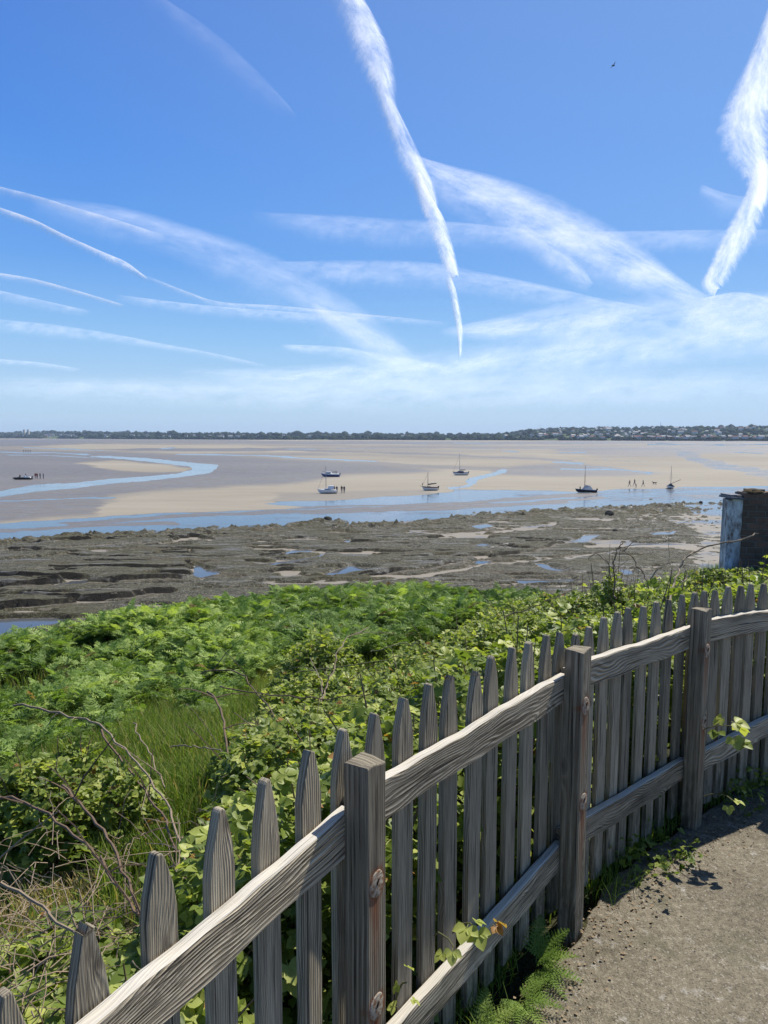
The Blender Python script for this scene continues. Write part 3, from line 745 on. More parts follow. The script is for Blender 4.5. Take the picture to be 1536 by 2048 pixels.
# terraced slabs
tr = fbm(FX / 9 + 5, (FY - FX * .22) / 3.0, 65, 4); h += (np.floor(tr * 9) / 9 - tr) * .6 * (1 - .7 * slab) * sstep(0, 20, mask)
# bouldery outer margin
mg = sstep(-14, 2, mask) * sstep(70, 20, mask); h += mg * np.maximum(0, fbm(FX / .9, FY / .9, 66, 3) - .50) * 1.6
# right-hand side: thin scattered stones on wet sand
rt = sstep(1080, 1280, U_) * sstep(1085, 1035, V_); h -= rt * .20; h += rt * np.maximum(0, fbm(FX / .8, FY / .7, 67, 3) - .52) * 1.3
rt2 = sstep(1350, 1420, U_); h -= rt2 * .24
low = np.zeros(FX.shape)
def hollow(poly, depth, e=5.0, lo=1.0):
    global h, low
    k = sstep(-e * 1.6, e * .2, sd_poly(UH, VH, poly, 2.2)); h = h * (1 - k) + (-depth) * k; low = np.maximum(low, k * lo)
def trough(pts, hw, depth, e=6.0, lo=1.0):
    global h, low
    d, _, _ = seg_dist(U_, V_, pts, 2.2); d = d + (fbm(FX / 1.3, FY / 1.1, 77, 3) - .5) * hw * 6; k = sstep(hw * 1.6 + e * .6, hw * 1.2 - 1, d); h = h * (1 - k) + (-depth) * k; low = np.maximum(low, k * lo)
def ledge(pts, A, Lf=14.0, under=1.0):
    """step that faces the land: ground on the seaward side stands A higher, dying away in Lf metres"""
    global h, low
    P_ = [sea(*q) for q in pts]; P_ = [(q.x, q.y) for q in P_]
    d, s, al = seg_dist(FX + (fbm(FX / 2, FY / 2, 68) - .5) * 1.2, FY + (fbm(FX / 2.5, FY / 2, 69) - .5) * .9, P_)
    endf = sstep(0, .06, al) * sstep(1, .92, al); endf = np.where((al <= 0) | (al >= 1), 0, endf)
    gate = .30 + 1.15 * fbm(FX / 2.8, FY / 9, 78, 2); A = A * gate
    h = h + np.where(s > 0, A * .42 * np.exp(-d / Lf), -A * .25 * np.exp(-d / 2.0)) * endf
    low = np.maximum(low, np.where(s > 0, 0, np.exp(-d / 1.6)) * endf * .75 * under)
ledge([(-60, 1108), (0, 1104), (80, 1101), (200, 1094), (300, 1088), (400, 1079), (470, 1075)], .26, 5)
ledge([(470, 1078), (560, 1075), (680, 1085), (790, 1085), (850, 1080), (920, 1074), (1000, 1066), (1050, 1062)], .34, 5)
ledge([(-60, 1182), (0, 1176), (80, 1173), (170, 1167), (280, 1164), (340, 1160), (395, 1158)], .85, 16)
ledge([(-60, 1224), (40, 1218), (160, 1208), (240, 1199), (300, 1189), (370, 1184)], .75, 8)
ledge([(400, 1150), (500, 1146), (620, 1140), (700, 1136)], .28, 8, .3)
ledge([(720, 1160), (790, 1146), (860, 1137), (940, 1124), (1000, 1114), (1060, 1106), (1105, 1092), (1150, 1085)], .55, 9)
ledge([(-60, 1246), (60, 1242), (180, 1238), (260, 1232)], .4, 5)
ledge([(540, 1062), (640, 1058), (760, 1056), (860, 1049)], .25, 4, .5)
# sandy troughs
trough([(-60, 1128), (60, 1120), (160, 1108), (260, 1098), (340, 1086), (420, 1080)], 2.6, .05)
trough([(650, 1172), (760, 1162), (860, 1150), (960, 1133), (1060, 1124), (1200, 1110), (1260, 1100)], 3.2, .04, 8)
trough([(960, 1128), (1060, 1135), (1150, 1147), (1200, 1150)], 1.6, .05)
trough([(870, 1114), (950, 1117), (1000, 1112)], 2.2, .04, 8)
trough([(830, 1066), (900, 1070), (960, 1064), (1040, 1060), (1100, 1050)], 3.5, .06, 9)
trough([(400, 1185), (600, 1168)], 1.2, .03, 4); trough([(-60, 1204), (100, 1192), (200, 1180), (380, 1168)], 1.0, .03, 3, .8)
trough([(940, 1176), (1100, 1172), (1200, 1176)], 1.2, .03, 5); trough([(380, 1100), (386, 1140), (400, 1165)], 1.2, .10, 4, .5)
trough([(1240, 1000), (1400, 1012), (1600, 1012)], 2, .04, 9, .6)
POOLS = [
    [(390, 1130), (400, 1132), (412, 1140), (445, 1144), (430, 1150), (395, 1157), (386, 1150)],
    [(105, 1172), (140, 1163), (196, 1158), (165, 1168), (120, 1174)],
    [(512, 1130), (590, 1120), (648, 1109), (640, 1118), (590, 1127), (545, 1134)],
    [(556, 1109), (590, 1100), (634, 1100), (612, 1106), (575, 1111)],
    [(645, 1150), (700, 1131), (722, 1136), (756, 1139), (730, 1146), (670, 1151)],
    [(685, 1080), (700, 1079), (702, 1084), (692, 1085)],
    [(815, 1096), (832, 1094), (834, 1098), (818, 1099)],
    [(942, 1092), (966, 1086), (988, 1090), (970, 1095)],
    [(940, 1128), (956, 1121), (986, 1123), (965, 1128)],
    [(1140, 1082), (1158, 1078), (1170, 1070), (1205, 1070), (1180, 1080), (1165, 1086)],
    [(1070, 1128), (1086, 1127), (1108, 1136), (1145, 1143), (1120, 1146), (1090, 1140)],
    [(1022, 1158), (1060, 1160), (1110, 1160), (1140, 1157), (1165, 1164), (1080, 1168), (1040, 1167)],
    [(1236, 1138), (1256, 1138), (1272, 1148), (1250, 1150)],
    [(-80, 1246), (20, 1238), (110, 1236), (140, 1242), (60, 1260), (20, 1275), (-80, 1285)],
    [(990, 1183), (1010, 1180), (1026, 1185), (1005, 1188)], [(1300, 1066), (1352, 1062), (1345, 1070), (1310, 1071)],
    [(200, 1170), (235, 1166), (226, 1171)], [(292, 1153), (318, 1149), (318, 1152), (300, 1155)], [(935, 1053), (970, 1048), (990, 1052), (960, 1058)], [(768, 1128), (796, 1125), (790, 1129)]]
for q in POOLS: hollow(q, .10, 3.2)
# small tidal puddles catch the sky
pud = fbm((FX + FY * .3) / 5.5, FY / 1.7, 75, 3); kk = sstep(.61, .63, pud + .03 * slab * 0 - .02 * slab) * sstep(10, 30, mask); h = h * (1 - kk) - .05 * kk
low = np.maximum(low, kk * .8)
h += (fbm(FX / .9, FY / .9, 70, 3) - .5) * .16
FZ = SEA + h; FZ = np.maximum(FZ, terr(FX, FY) * 0 + SEA - .5)
ny, nx = FX.shape; idx = np.arange(ny * nx).reshape(ny, nx)
quads = np.stack([idx[:-1, :-1], idx[:-1, 1:], idx[1:, 1:], idx[1:, :-1]], -1).reshape(-1, 4)
keep = (mask.ravel()[quads].max(1) > -30); quads = quads[keep]
tag(arr_mesh('rocky_foreshore', np.c_[FX.ravel(), FY.ravel(), FZ.ravel()], quads, M_ROCK, attrs={'low': np.clip(low, 0, 1).ravel()}, smooth=True), kind='structure')
for q in POOLS: water_sheet('pool_water', q, z=.012, jag=1.8, seg=2.5)

# ---------------------------------------------------------------- boulders
def boulder(p, sx, sy, sz, seed, label, cat='boulder', grp=None):
    r = random.Random(seed); bm = bmesh.new(); bmesh.ops.create_icosphere(bm, subdivisions=3, radius=.5)
    pl = [(Vector((r.uniform(-1, 1), r.uniform(-1, 1), r.uniform(-.2, 1))).normalized(), r.uniform(.30, .42)) for _ in range(9)]
    for v in bm.verts:
        for n_, d_ in pl:
            e_ = v.co.dot(n_) - d_
            if e_ > 0: v.co -= n_ * e_ * .9
        v.co += v.normal * r.uniform(-.015, .015); v.co.x *= sx; v.co.y *= sy; v.co.z *= sz
    me = bpy.data.meshes.new('boulder'); bm.to_mesh(me); bm.free()
    o = link_mesh('boulder', me, M_BOULDER); o.location = p; o.rotation_euler = (0, 0, r.uniform(0, 6))
    return tag(o, label, cat, grp)
M_BOULDER = plain('boulder_rock', (.030, .028, .022), .85, .25, .5, 9)
boulder(sea(1220, 1031) + Vector((0, 0, .25)), 1.9, 1.6, 1.4, 1, 'black square-edged boulder alone on the rocky foreshore in front of the walkers')
GB = 'dark stones along the seaward edge of the rocks'
for i, (px, py, s, l) in enumerate([(677, 1041, .7, 'dark stone at the tip of the rock spur below the white sailing boat'), (656, 1039, 1.1, 'lumpy dark stone on the rock spur under the white sailing boat'), (155, 1069, .9, 'dark stone on the far left of the rock edge beside the wet sand'), (192, 1067, .6, 'small dark stone just right of the leftmost stone on the rock edge'), (1293, 1022, .6, 'small dark stone right of the black boulder near the wet sand'),
                                    (1402, 1006, .7, 'dark stone on wet sand nearest the brick wall'), (1230, 1063, .7, 'dark stone standing landward below the black boulder')]):
    boulder(sea(px, py) + Vector((0, 0, .12)), s * 1.3, s, s * .8, 10 + i, l, 'stone', GB)

# ---------------------------------------------------------------- far shore: hills, woods, houses, masts
def fs(px):     # depth of the far waterline
    return float(np.interp(px, [-900, 0, 250, 500, 1000, 1300, 1600, 2500], [4800, 3300, 2600, 2250, 1950, 1750, 1650, 1700]))
def ysky(px): return float(np.interp(px, [-900, 0, 150, 260, 420, 600, 760, 900, 1000, 1040, 1080, 1150, 1210, 1280, 1350, 1420, 1536, 1800, 2500], [866, 865.5, 864.5, 866, 868, 868, 869, 870, 869.5, 865, 860, 858.5, 857, 858, 856, 855, 855, 853, 850]))
hxs = np.arange(-900, 2500, 6.0); hv = []; hf = []
prof = [(0, 0.0), (40, .02), (150, .10), (350, .30), (650, .60), (1000, .86), (1400, 1.0), (2200, .9), (5000, .6)]
wood_pts = []
def hillz(px, t):    # t metres behind the shore
    D = fs(px); zt = EYE + (871 - ysky(px)) / FPX * (D + 1400); 
    if px < 1030: f_ = float(np.interp(t, [0, 60, 300, 1400, 5000], [0, .12, .3, 1, 1]))
    else: f_ = float(np.interp(t, [a for a, b in prof], [b for a, b in prof]))
    return SEA + .5 + (zt - SEA) * f_
for i, px in enumerate(hxs):
    for j, (t_, _) in enumerate(prof):
        D = fs(px) + t_; x = (px - 768) / FPX * D
        hv.append((x, D, hillz(px, t_) + (-1.5 if j == 0 else 0)))
m = len(prof)
for i in range(len(hxs) - 1):
    for j in range(m - 1): hf.append((i * m + j, (i + 1) * m + j, (i + 1) * m + j + 1, i * m + j + 1))
def mat_hill():
    t = NT('far_fields'); p = t.geo(); n = t.noise(p, .012, 3); n2 = t.noise(p, .004, 2)
    return t.done(t.bsdf(t.ramp(t.math('ADD', t.math('MULTIPLY', n, .6), t.math('MULTIPLY', n2, .4)), [(.35, (.030, .045, .020)), (.5, (.06, .085, .03)), (.65, (.10, .125, .045))]), .95, .1))
tag(arr_mesh('hills', hv, hf, mat_hill(), smooth=True), kind='structure')
# marsh strip at the foot
# woods: many leafy clumps standing on the slopes
bm0 = bmesh.new(); bmesh.ops.create_icosphere(bm0, subdivisions=1, radius=1.0); iv = np.array([v.co[:] for v in bm0.verts]); fi = np.array([[v.index for v in f.verts] for f in bm0.faces]); bm0.free()
wr = random.Random(5); TV = []; TF = []; TT = []; nb = 0
for i in range(9500):
    px = wr.uniform(-200, 1750)
    t_ = wr.choice([wr.uniform(2, 60), wr.uniform(20, 700), wr.uniform(500, 1500)])
    if px > 1340 and t_ > 900 and wr.random() < .55: continue
    D = fs(px) + t_; s = min(15, wr.lognormvariate(1.62, .42)) * (1 if t_ > 60 else .7)
    if px < 500: s *= 1.1
    if vnoise(np.array([px / 14.]), np.array([t_ / 90.]), 8)[0] < .30: continue
    q = iv * np.array([s * wr.uniform(.9, 1.6), s, s * wr.uniform(.7, 1.0)]) * (1 + .35 * rng.standard_normal((len(iv), 1)) * .5)
    TV.append(q + np.array([(px - 768) / FPX * D, D, hillz(px, t_) + s * .3])); TF.append(fi + nb); nb += len(iv); TT.append(np.full(len(iv), wr.random()))
M_FARTREE = mat_leaf('far_foliage', (.012, .022, .016), (.022, .036, .020), (.040, .056, .026), .05, .9, spec=.05)
tag(arr_mesh('woods', np.concatenate(TV), np.concatenate(TF), M_FARTREE, attrs={'tint': np.concatenate(TT)}), kind='stuff', label='dark trees and hedges covering the far shore and hill', cat='woods')
# houses: one gabled cottage shape, several sizes and finishes
def house_mesh(name, L, Wd, H, mats):
    mb = MB(); mb.box((0, 0, H / 2), (L, Wd, H), mi=0); r_ = Wd * .38; o = .35
    V = [(-L / 2 - o, -Wd / 2 - o, H - .1), (L / 2 + o, -Wd / 2 - o, H - .1), (L / 2 + o, Wd / 2 + o, H - .1), (-L / 2 - o, Wd / 2 + o, H - .1), (-L / 2 - o, 0, H + r_), (L / 2 + o, 0, H + r_)]
    mb.add(V, [(0, 1, 5, 4), (2, 3, 4, 5), (0, 4, 3), (1, 2, 5), (3, 2, 1, 0)], 1)
    mb.box((L * .3, 0, H + r_ + .3), (.9, .7, 1.4), mi=0)
    for k in (-.3, 0, .3):
        for zz in (H * .3, H * .75): mb.box((L * k, -Wd / 2 - .02, zz), (1.1, .06, 1.2), mi=2)
    me = bpy.data.meshes.new(name); me.from_pydata(mb.v, [], mb.f); me.update()
    for q in mats: me.materials.append(q)
    me.polygons.foreach_set('material_index', mb.m); return me
MWH = plain('white_render', (.62, .61, .58), .8, .2, .05); MCR = plain('cream_render', (.55, .50, .42), .8, .2, .1); MRB = plain('red_brick', (.28, .12, .085), .9, .1, .2)
MSL = plain('slate_roof', (.12, .125, .14), .6, .3, .2); MTR = plain('tile_roof', (.22, .10, .07), .8, .2, .2); MGL = plain('dark_glass', (.03, .035, .04), .15, .5, .1)
HM = [house_mesh('house', 11, 8, 5.5, (MWH, MSL, MGL)), house_mesh('house', 16, 8, 5.5, (MWH, MTR, MGL)), house_mesh('house', 10, 8, 5, (MCR, MSL, MGL)), house_mesh('house', 13, 8, 5.5, (MRB, MSL, MGL)), house_mesh('house', 20, 9, 6, (MWH, MSL, MGL))]
hl = ['white gabled house with slate roof among the trees on the far shore', 'long white house with red tile roof among the trees on the far shore', 'cream house with slate roof among the trees on the far shore', 'red brick house with slate roof among the trees on the far shore', 'long white terrace with slate roof among the trees on the far shore']
hg = ['white slate-roofed houses across the estuary', 'white tile-roofed houses across the estuary', 'cream houses across the estuary', 'brick houses across the estuary', 'white terraces across the estuary']
hr = random.Random(3)
def put_house(px, t_, k):
    D = fs(px) + t_; o = bpy.data.objects.new('house', HM[k]); COL.objects.link(o)
    o.location = ((px - 768) / FPX * D, D, hillz(px, t_) + 3.5); o.rotation_euler = (0, 0, hr.uniform(-.7, .7)); s = hr.uniform(.65, .95); o.scale = (s, s, s * 1.1)
    tag(o, hl[k], 'house', hg[k])
for i in range(60): put_house(hr.uniform(1140, 1560), hr.uniform(25, 60), hr.choice([0, 1, 3, 4, 1, 3]))
for i in range(95):
    c = hr.choice([(1160, 60), (1230, 40), (1290, 70), (1400, 60), (1480, 60), (1110, 40), (1350, 70)])
    put_house(min(1580, max(1035, hr.gauss(*c))), hr.uniform(120, 900), hr.choice([0, 0, 1, 2, 4]))
for i in range(60): put_house(hr.choice([hr.uniform(0, 540), hr.gauss(440, 40), hr.gauss(140, 40), hr.gauss(270, 40)]), hr.uniform(15, 260), hr.choice([0, 2, 0, 3, 4]))
for px in (572, 620, 805, 812, 818, 990, 1010, 1045, 1062, 700, 568): put_house(px, hr.uniform(80, 300), 0)
M_STEEL = plain('mast_steel', (.30, .31, .33), .5, .4)
for px, t_, hh, lab in ((1078, 900, 16, 'thin grey mast on the left shoulder of the far hill'), (1317, 1300, 22, 'tall thin mast on the skyline of the far hill'), (1235, 900, 9, 'short thin mast in the middle of the far hill'), (955, 500, 10, 'small thin mast over the low trees of the far shore')):
    D = fs(px) + t_; x = (px - 768) / FPX * D; z0 = hillz(px, t_) - 1; r_ = empty('radio_mast', (x, D, z0), label=lab, cat='mast')
    mb = MB(); hh += 8
    for a_ in range(3): mb.tube([(math.cos(a_ * 2.1) * 1.2, math.sin(a_ * 2.1) * 1.2, 0), (0.2 * math.cos(a_ * 2.1), .2 * math.sin(a_ * 2.1), hh)], .22, 5)
    for kz in range(1, 6): mb.box((0, 0, hh * kz / 6), (1.6 - kz * .2, 1.6 - kz * .2, .2))
    mb.build('mast_frame', M_STEEL, r_); mb = MB(); mb.tube([(0, 0, hh), (0, 0, hh + 4)], .15, 5); mb.box((.5, 0, hh - 1), (.8, .3, 1.4)); mb.build('aerial', M_STEEL, r_)
for px, lab in ((53, 'left of the pair of grey tower blocks on the far left skyline'), (61, 'right of the pair of grey tower blocks on the far left skyline')):
    D = fs(px) + 500; r_ = empty('tower_block', ((px - 768) / FPX * D, D, hillz(px, 500) - 2), label=lab, cat='tower block', group='tower blocks')
    mb = MB(); mb.box((0, 0, 15), (9, 9, 30)); mb.build('wall', MCR, r_); mb = MB()
    for kz in range(8): mb.box((0, -4.55, 3 + kz * 3.3), (7, .2, 1.3))
    mb.build('window', MGL, r_); mb = MB(); mb.box((0, 0, 31), (4, 4, 2.4)); mb.build('roof', MSL, r_)

# ---------------------------------------------------------------- people and the dog
M_SKIN = plain('skin', (.45, .28, .20), .6, .3); M_DARK = plain('dark_cloth', (.018, .019, .024), .85, .1); M_NAVY = plain('navy_cloth', (.02, .03, .07), .85, .1)
M_RED = plain('red_cloth', (.20, .02, .025), .8, .1); M_HAIR = plain('hair', (.03, .02, .015), .7, .2); M_JEAN = plain('denim', (.05, .07, .12), .85, .1)
def person_proto(pose):
    """one skinned figure; materials by body zone: 0 skin, 1 top, 2 trousers, 3 hair"""
    J = {'pel': (0, 0, .93), 'waist': (0, .0, 1.08), 'chest': (0, -.01, 1.30), 'neck': (0, -.01, 1.47), 'head': (0, .02, 1.58), 'crown': (0, .01, 1.70)}
    s_ = {'stand': .0, 'walk': .28, 'sit': .0}[pose]
    E_ = [('pel', 'waist'), ('waist', 'chest'), ('chest', 'neck'), ('neck', 'head'), ('head', 'crown')]
    for sd_, sg in (('l', 1), ('r', -1)):
        x = .10 * sg
        if pose == 'sit': J['hip' + sd_] = (x, 0, .90); J['knee' + sd_] = (x * 1.2, .42, .90); J['ank' + sd_] = (x * 1.2, .46, .50); J['toe' + sd_] = (x * 1.2, .62, .46)
        else:
            st = s_ * sg
            J['hip' + sd_] = (x, 0, .90); J['knee' + sd_] = (x, st * .55 + .04 * (pose == 'walk'), .50); J['ank' + sd_] = (x, st * 1.15 - .03, .085 + (.06 if st < 0 else 0)); J['toe' + sd_] = (x * 1.1, st * 1.15 + .15, .035)
        J['sh' + sd_] = (.19 * sg, -.01, 1.41); st = -s_ * sg
        J['el' + sd_] = (.24 * sg, st * .5 - .02, 1.14); J['wr' + sd_] = (.25 * sg, st * 1.0 + .05 + (.15 if pose == 'sit' else 0), .90 + abs(st) * .1); J['ha' + sd_] = (.25 * sg, st * 1.1 + .08 + (.2 if pose == 'sit' else 0), .82 + abs(st) * .1)
        E_ += [('pel', 'hip' + sd_), ('hip' + sd_, 'knee' + sd_), ('knee' + sd_, 'ank' + sd_), ('ank' + sd_, 'toe' + sd_), ('chest', 'sh' + sd_), ('sh' + sd_, 'el' + sd_), ('el' + sd_, 'wr' + sd_), ('wr' + sd_, 'ha' + sd_)]
    ks = list(J); rad = {'pel': .15, 'wai': .135, 'che': .155, 'nec': .06, 'hea': .095, 'cro': .07, 'hip': .10, 'kne': .062, 'ank': .045, 'toe': .04, 'sh': .07, 'el': .045, 'wr': .032, 'ha': .036}
    me = bpy.data.meshes.new('person_skin'); me.from_pydata([J[k] for k in ks], [(ks.index(a), ks.index(b)) for a, b in E_], [])
    o = bpy.data.objects.new('tmp_person', me); COL.objects.link(o); sm = o.modifiers.new('s', 'SKIN'); sm.use_smooth_shade = True; ss = o.modifiers.new('u', 'SUBSURF'); ss.levels = 1; ss.render_levels = 1
    for i, k in enumerate(ks):
        r_ = next(v for q, v in rad.items() if k.startswith(q)); me.skin_vertices[0].data[i].radius = (r_, r_ * (.72 if k in ('pel', 'waist', 'chest') else 1))
    me.skin_vertices[0].data[0].use_root = True
    dg = bpy.context.evaluated_depsgraph_get(); dg.update(); m2 = bpy.data.meshes.new_from_object(o.evaluated_get(dg)); bpy.data.objects.remove(o)
    mi = []
    for f in m2.polygons:
        c = f.center
        if c.z > 1.49: mi.append(3 if (c.z > 1.63 or c.y < -.02) else 0)
        elif c.z > .98 or abs(c.x) > .20: mi.append(0 if (abs(c.x) > .2 and c.z < .93) else 1)
        elif c.z < .09: mi.append(3)
        else: mi.append(2)
    for k in range(4): m2.materials.append(None)
    m2.polygons.foreach_set('material_index', mi); m2.shade_smooth(); return m2
PM = {k: person_proto(k) for k in ('stand', 'walk', 'sit')}
def person(loc, rz, pose, top, leg, label, h=1.72, grp=None):
    m = PM[pose].copy()
    for i, q in enumerate((M_SKIN, top, leg, M_HAIR)): m.materials[i] = q
    o = bpy.data.objects.new('person', m); COL.objects.link(o); o.location = loc; o.rotation_euler = (0, 0, rz); s = h / 1.75; o.scale = (s, s, s)
    return tag(o, label, 'person', grp)
S_ = lambda x, y: sea(x, y)
GW = 'walkers near the dark moored boat'
person(S_(1259, 973), 1.2, 'walk', M_DARK, M_DARK, 'person in dark clothes walking, leftmost of the walkers by the water edge', 1.75, GW)
person(S_(1269, 972), 1.9, 'walk', M_DARK, M_JEAN, 'tallest person walking on the sand, second from the left of the walkers', 1.85, GW)
person(S_(1272, 976), -1.4, 'stand', M_DARK, M_DARK, 'small child in dark clothes in front of the walking adults', 1.1, GW)
person(S_(1286, 973), -1.5, 'walk', M_NAVY, M_DARK, 'person in dark clothes walking on the right of the group, nearest the dog', 1.72, GW)
GP = 'people standing beside the white sailing boat'
person(S_(683.5, 986), .4, 'stand', M_DARK, M_JEAN, 'person in a dark top standing right behind the white sailing boat, left of the pair', 1.75, GP)
person(S_(688.5, 986.3), -.5, 'stand', M_NAVY, M_JEAN, 'person in a navy top standing behind the white sailing boat, right of the pair', 1.7, GP)
GD = 'people standing beside the dinghy'
person(S_(71, 957), .3, 'stand', M_RED, M_RED, 'person in red at the stern of the dinghy, left of the two in red', 1.75, GD)
person(S_(74.5, 957), -.3, 'stand', M_RED, M_DARK, 'person in a red jacket, right of the two in red by the dinghy', 1.8, GD)
person(S_(80.5, 957.3), 1.5, 'stand', M_DARK, M_DARK, 'person in black standing between the red pair and the far right figure by the dinghy', 1.8, GD)
person(S_(87, 957.8), -1.5, 'stand', M_NAVY, M_JEAN, 'rightmost person of the group standing on wet sand by the dinghy', 1.8, GD)
for i, (px, l) in enumerate([(47, 'tiny far figure on the wet sand, leftmost of the distant row'), (51.5, 'tiny far figure, second from the left in the distant row'), (54.5, 'tiny far figure, middle of the distant row'), (57.5, 'tiny far figure, second from the right in the distant row'), (61, 'tiny far figure, rightmost of the distant row')]):
    person(S_(px, 904), i, 'stand', M_DARK, M_DARK, l, 1.8, 'distant figures on the wet sand')
def dog(loc, rz):
    J = [(0, 0, .52), (0, .28, .55), (0, .42, .70), (0, .55, .74), (0, .68, .69), (0, -.30, .54), (0, -.48, .66), (0, -.64, .80)]; E_ = [(0, 1), (1, 2), (2, 3), (3, 4), (0, 5), (5, 6), (6, 7)]; Rr = [.11, .14, .07, .075, .035, .11, .03, .015]
    for sg in (-1, 1):
        for (y0, a) in ((.24, 1), (-.28, -1)):
            b = len(J)
            if a > 0: J += [(.08 * sg, y0, .44), (.08 * sg, y0 + .10 * sg, .24), (.08 * sg, y0 + .12 * sg, .03)]
            else: J += [(.08 * sg, y0, .46), (.08 * sg, y0 + .08 - .06 * sg, .30), (.08 * sg, y0 - .10 - .06 * sg, .17), (.08 * sg, y0 - .06 - .06 * sg, .03)]
            k = len(J) - b; E_ += [(1 if a > 0 else 5, b)] + [(b + q, b + q + 1) for q in range(k - 1)]; Rr += [.06, .032, .022, .026][:k] if k == 4 else [.055, .03, .026]
    me = bpy.data.meshes.new('dog'); me.from_pydata(J, E_, []); o = bpy.data.objects.new('dog', me); COL.objects.link(o); o.modifiers.new('s', 'SKIN'); u_ = o.modifiers.new('u', 'SUBSURF'); u_.render_levels = 1
    for i, q in enumerate(Rr): me.skin_vertices[0].data[i].radius = (q, q)
    me.skin_vertices[0].data[0].use_root = True; me.materials.append(M_DARK); o.location = loc; o.rotation_euler = (0, 0, rz); o.scale = (1.15,) * 3
    return tag(o, 'dark dog walking on the sand between the walkers and the dark boat, tail raised', 'dog')
dog(S_(1309, 970), 1.4)

# ---------------------------------------------------------------- boats
BW = plain('boat_white', (.72, .72, .70), .35, .5, .06); BN = plain('boat_navy', (.012, .022, .07), .3, .5, .2); BB = plain('boat_blue', (.02, .06, .22), .3, .5, .1); BD = plain('boat_black', (.012, .014, .02), .4, .4, .2)
BT = plain('boat_tan', (.40, .35, .26), .5, .3, .1); BK = plain('tarpaulin_grey', (.33, .36, .38), .8, .2, .1); BA = plain('spar_alloy', (.32, .31, .30), .4, .5, .1); BWD = plain('spar_varnished', (.16, .09, .05), .4, .4, .2); BG = MGL; BDK = plain('deck_grey', (.45, .44, .41), .7, .3, .1)
def hull_mb(L, B, H, sheer=.25, bow=.12, open_=False, mi_top=1, nst=14):
    """bow towards -x; returns MB; 0 hull, 1 band"""
    mb = MB(); rows_ = []
    for i in range(nst + 1):
        t_ = i / nst; x = -L / 2 + L * t_
        wd = B / 2 * (math.sin(min(1, t_ / .62) * math.pi / 2) ** .8) * (1 - .22 * max(0, (t_ - .62) / .38) ** 2) + .01
        top = H + sheer * (1 - t_) ** 2; keel = .02 + H * .75 * max(0, 1 - t_ / .16) ** 2
        xx = x - bow * max(0, 1 - t_ / .1)
        rows_.append([(x + .0, -0.0, keel), (x, -wd * .55, keel + .08), (x * 1.0, -wd * .88, keel + (top - keel) * .42), (xx, -wd * .97, top * .72 + keel * .28), (xx, -wd, top)])
    n = 5
    vs = []
    for r_ in rows_:
        vs += r_ + [(a, -b, c) for a, b, c in r_[::-1][:-1]]
    m_ = 2 * n - 1
    for i in range(nst):
        for k in range(m_ - 1):
            mb.add([vs[i * m_ + k], vs[i * m_ + k + 1], vs[(i + 1) * m_ + k + 1], vs[(i + 1) * m_ + k]], [(0, 1, 2, 3)], 1 if k in (3, 4) else 0)
    mb.add([vs[nst * m_ + k] for k in range(m_)], [tuple(range(m_ - 1, -1, -1))], 0)
    return mb, rows_
def deck_mb(rows_, drop=.06, x0=0, x1=99):
    mb = MB(); vs = []
    rr_ = rows_[x0:x1]
    for r_ in rr_: a, b, c = r_[-1]; vs += [(a, b * .97, c - drop), (a, -b * .97, c - drop)]
    mb.add(vs, [(2 * i, 2 * i + 2, 2 * i + 3, 2 * i + 1) for i in range(len(rr_) - 1)]); return mb
def cabin_mb(x0, x1, w0, z0, h, slope=.25):
    mb = MB(); a = slope
    vs = [(x0, -w0, z0), (x1, -w0, z0), (x1, w0, z0), (x0, w0, z0), (x0 + a * 1.5, -w0 * .8, z0 + h), (x1 - a * .3, -w0 * .8, z0 + h), (x1 - a * .3, w0 * .8, z0 + h), (x0 + a * 1.5, w0 * .8, z0 + h)]
    mb.add(vs, [(0, 3, 2, 1), (4, 5, 6, 7), (0, 1, 5, 4), (1, 2, 6, 5), (2, 3, 7, 6), (3, 0, 4, 7)]); return mb
def outboard(x, z, parent):
    mb = MB(); mb.box((x + .18, 0, z + .28), (.30, .26, .38)); mb.box((x + .16, 0, z - .1), (.10, .09, .6)); mb.box((x + .2, 0, z - .38), (.26, .06, .07)); mb.build('outboard_motor', BD, parent)
def rig(r_, mx, z0, top, L, boom=None, sail=None, H=.9, spar=None, fore=True, stays=True):
    spar = spar or BA; mb = MB(); mb.tube([(mx, 0, z0), (mx + .02, 0, (z0 + top) / 2), (mx + .05, 0, top)], [.065, .06, .04], 6); mb.build('mast', spar, r_)
    if stays:
        mb = MB()
        if fore: mb.tube([(-L / 2 + .05, 0, H + .25), (mx, 0, top * .92)], .018, 4)
        for s in (-1, 1): mb.tube([(mx + .25, s * .75, H), (mx, 0, top * .8)], .008, 4)
        mb.build('stay', BD, r_)
    if boom:
        (bx, bz), (ex, ez) = boom; mb = MB(); mb.tube([(bx, 0, bz), (ex, 0, ez)], .045, 6); mb.build('boom', spar, r_)
        if sail:
            mb = MB(); N = 8; pts = [Vector((bx, 0, bz + .1)).lerp(Vector((ex, 0, ez + .08)), k / N) + Vector((0, 0, .05 * math.sin(k * 2.2))) for k in range(N + 1)]
            mb.tube(pts, [.10 + .06 * math.sin(math.pi * min(1, k / N + .15)) for k in range(N + 1)], 7); mb.build('furled_sail', sail, r_, True)
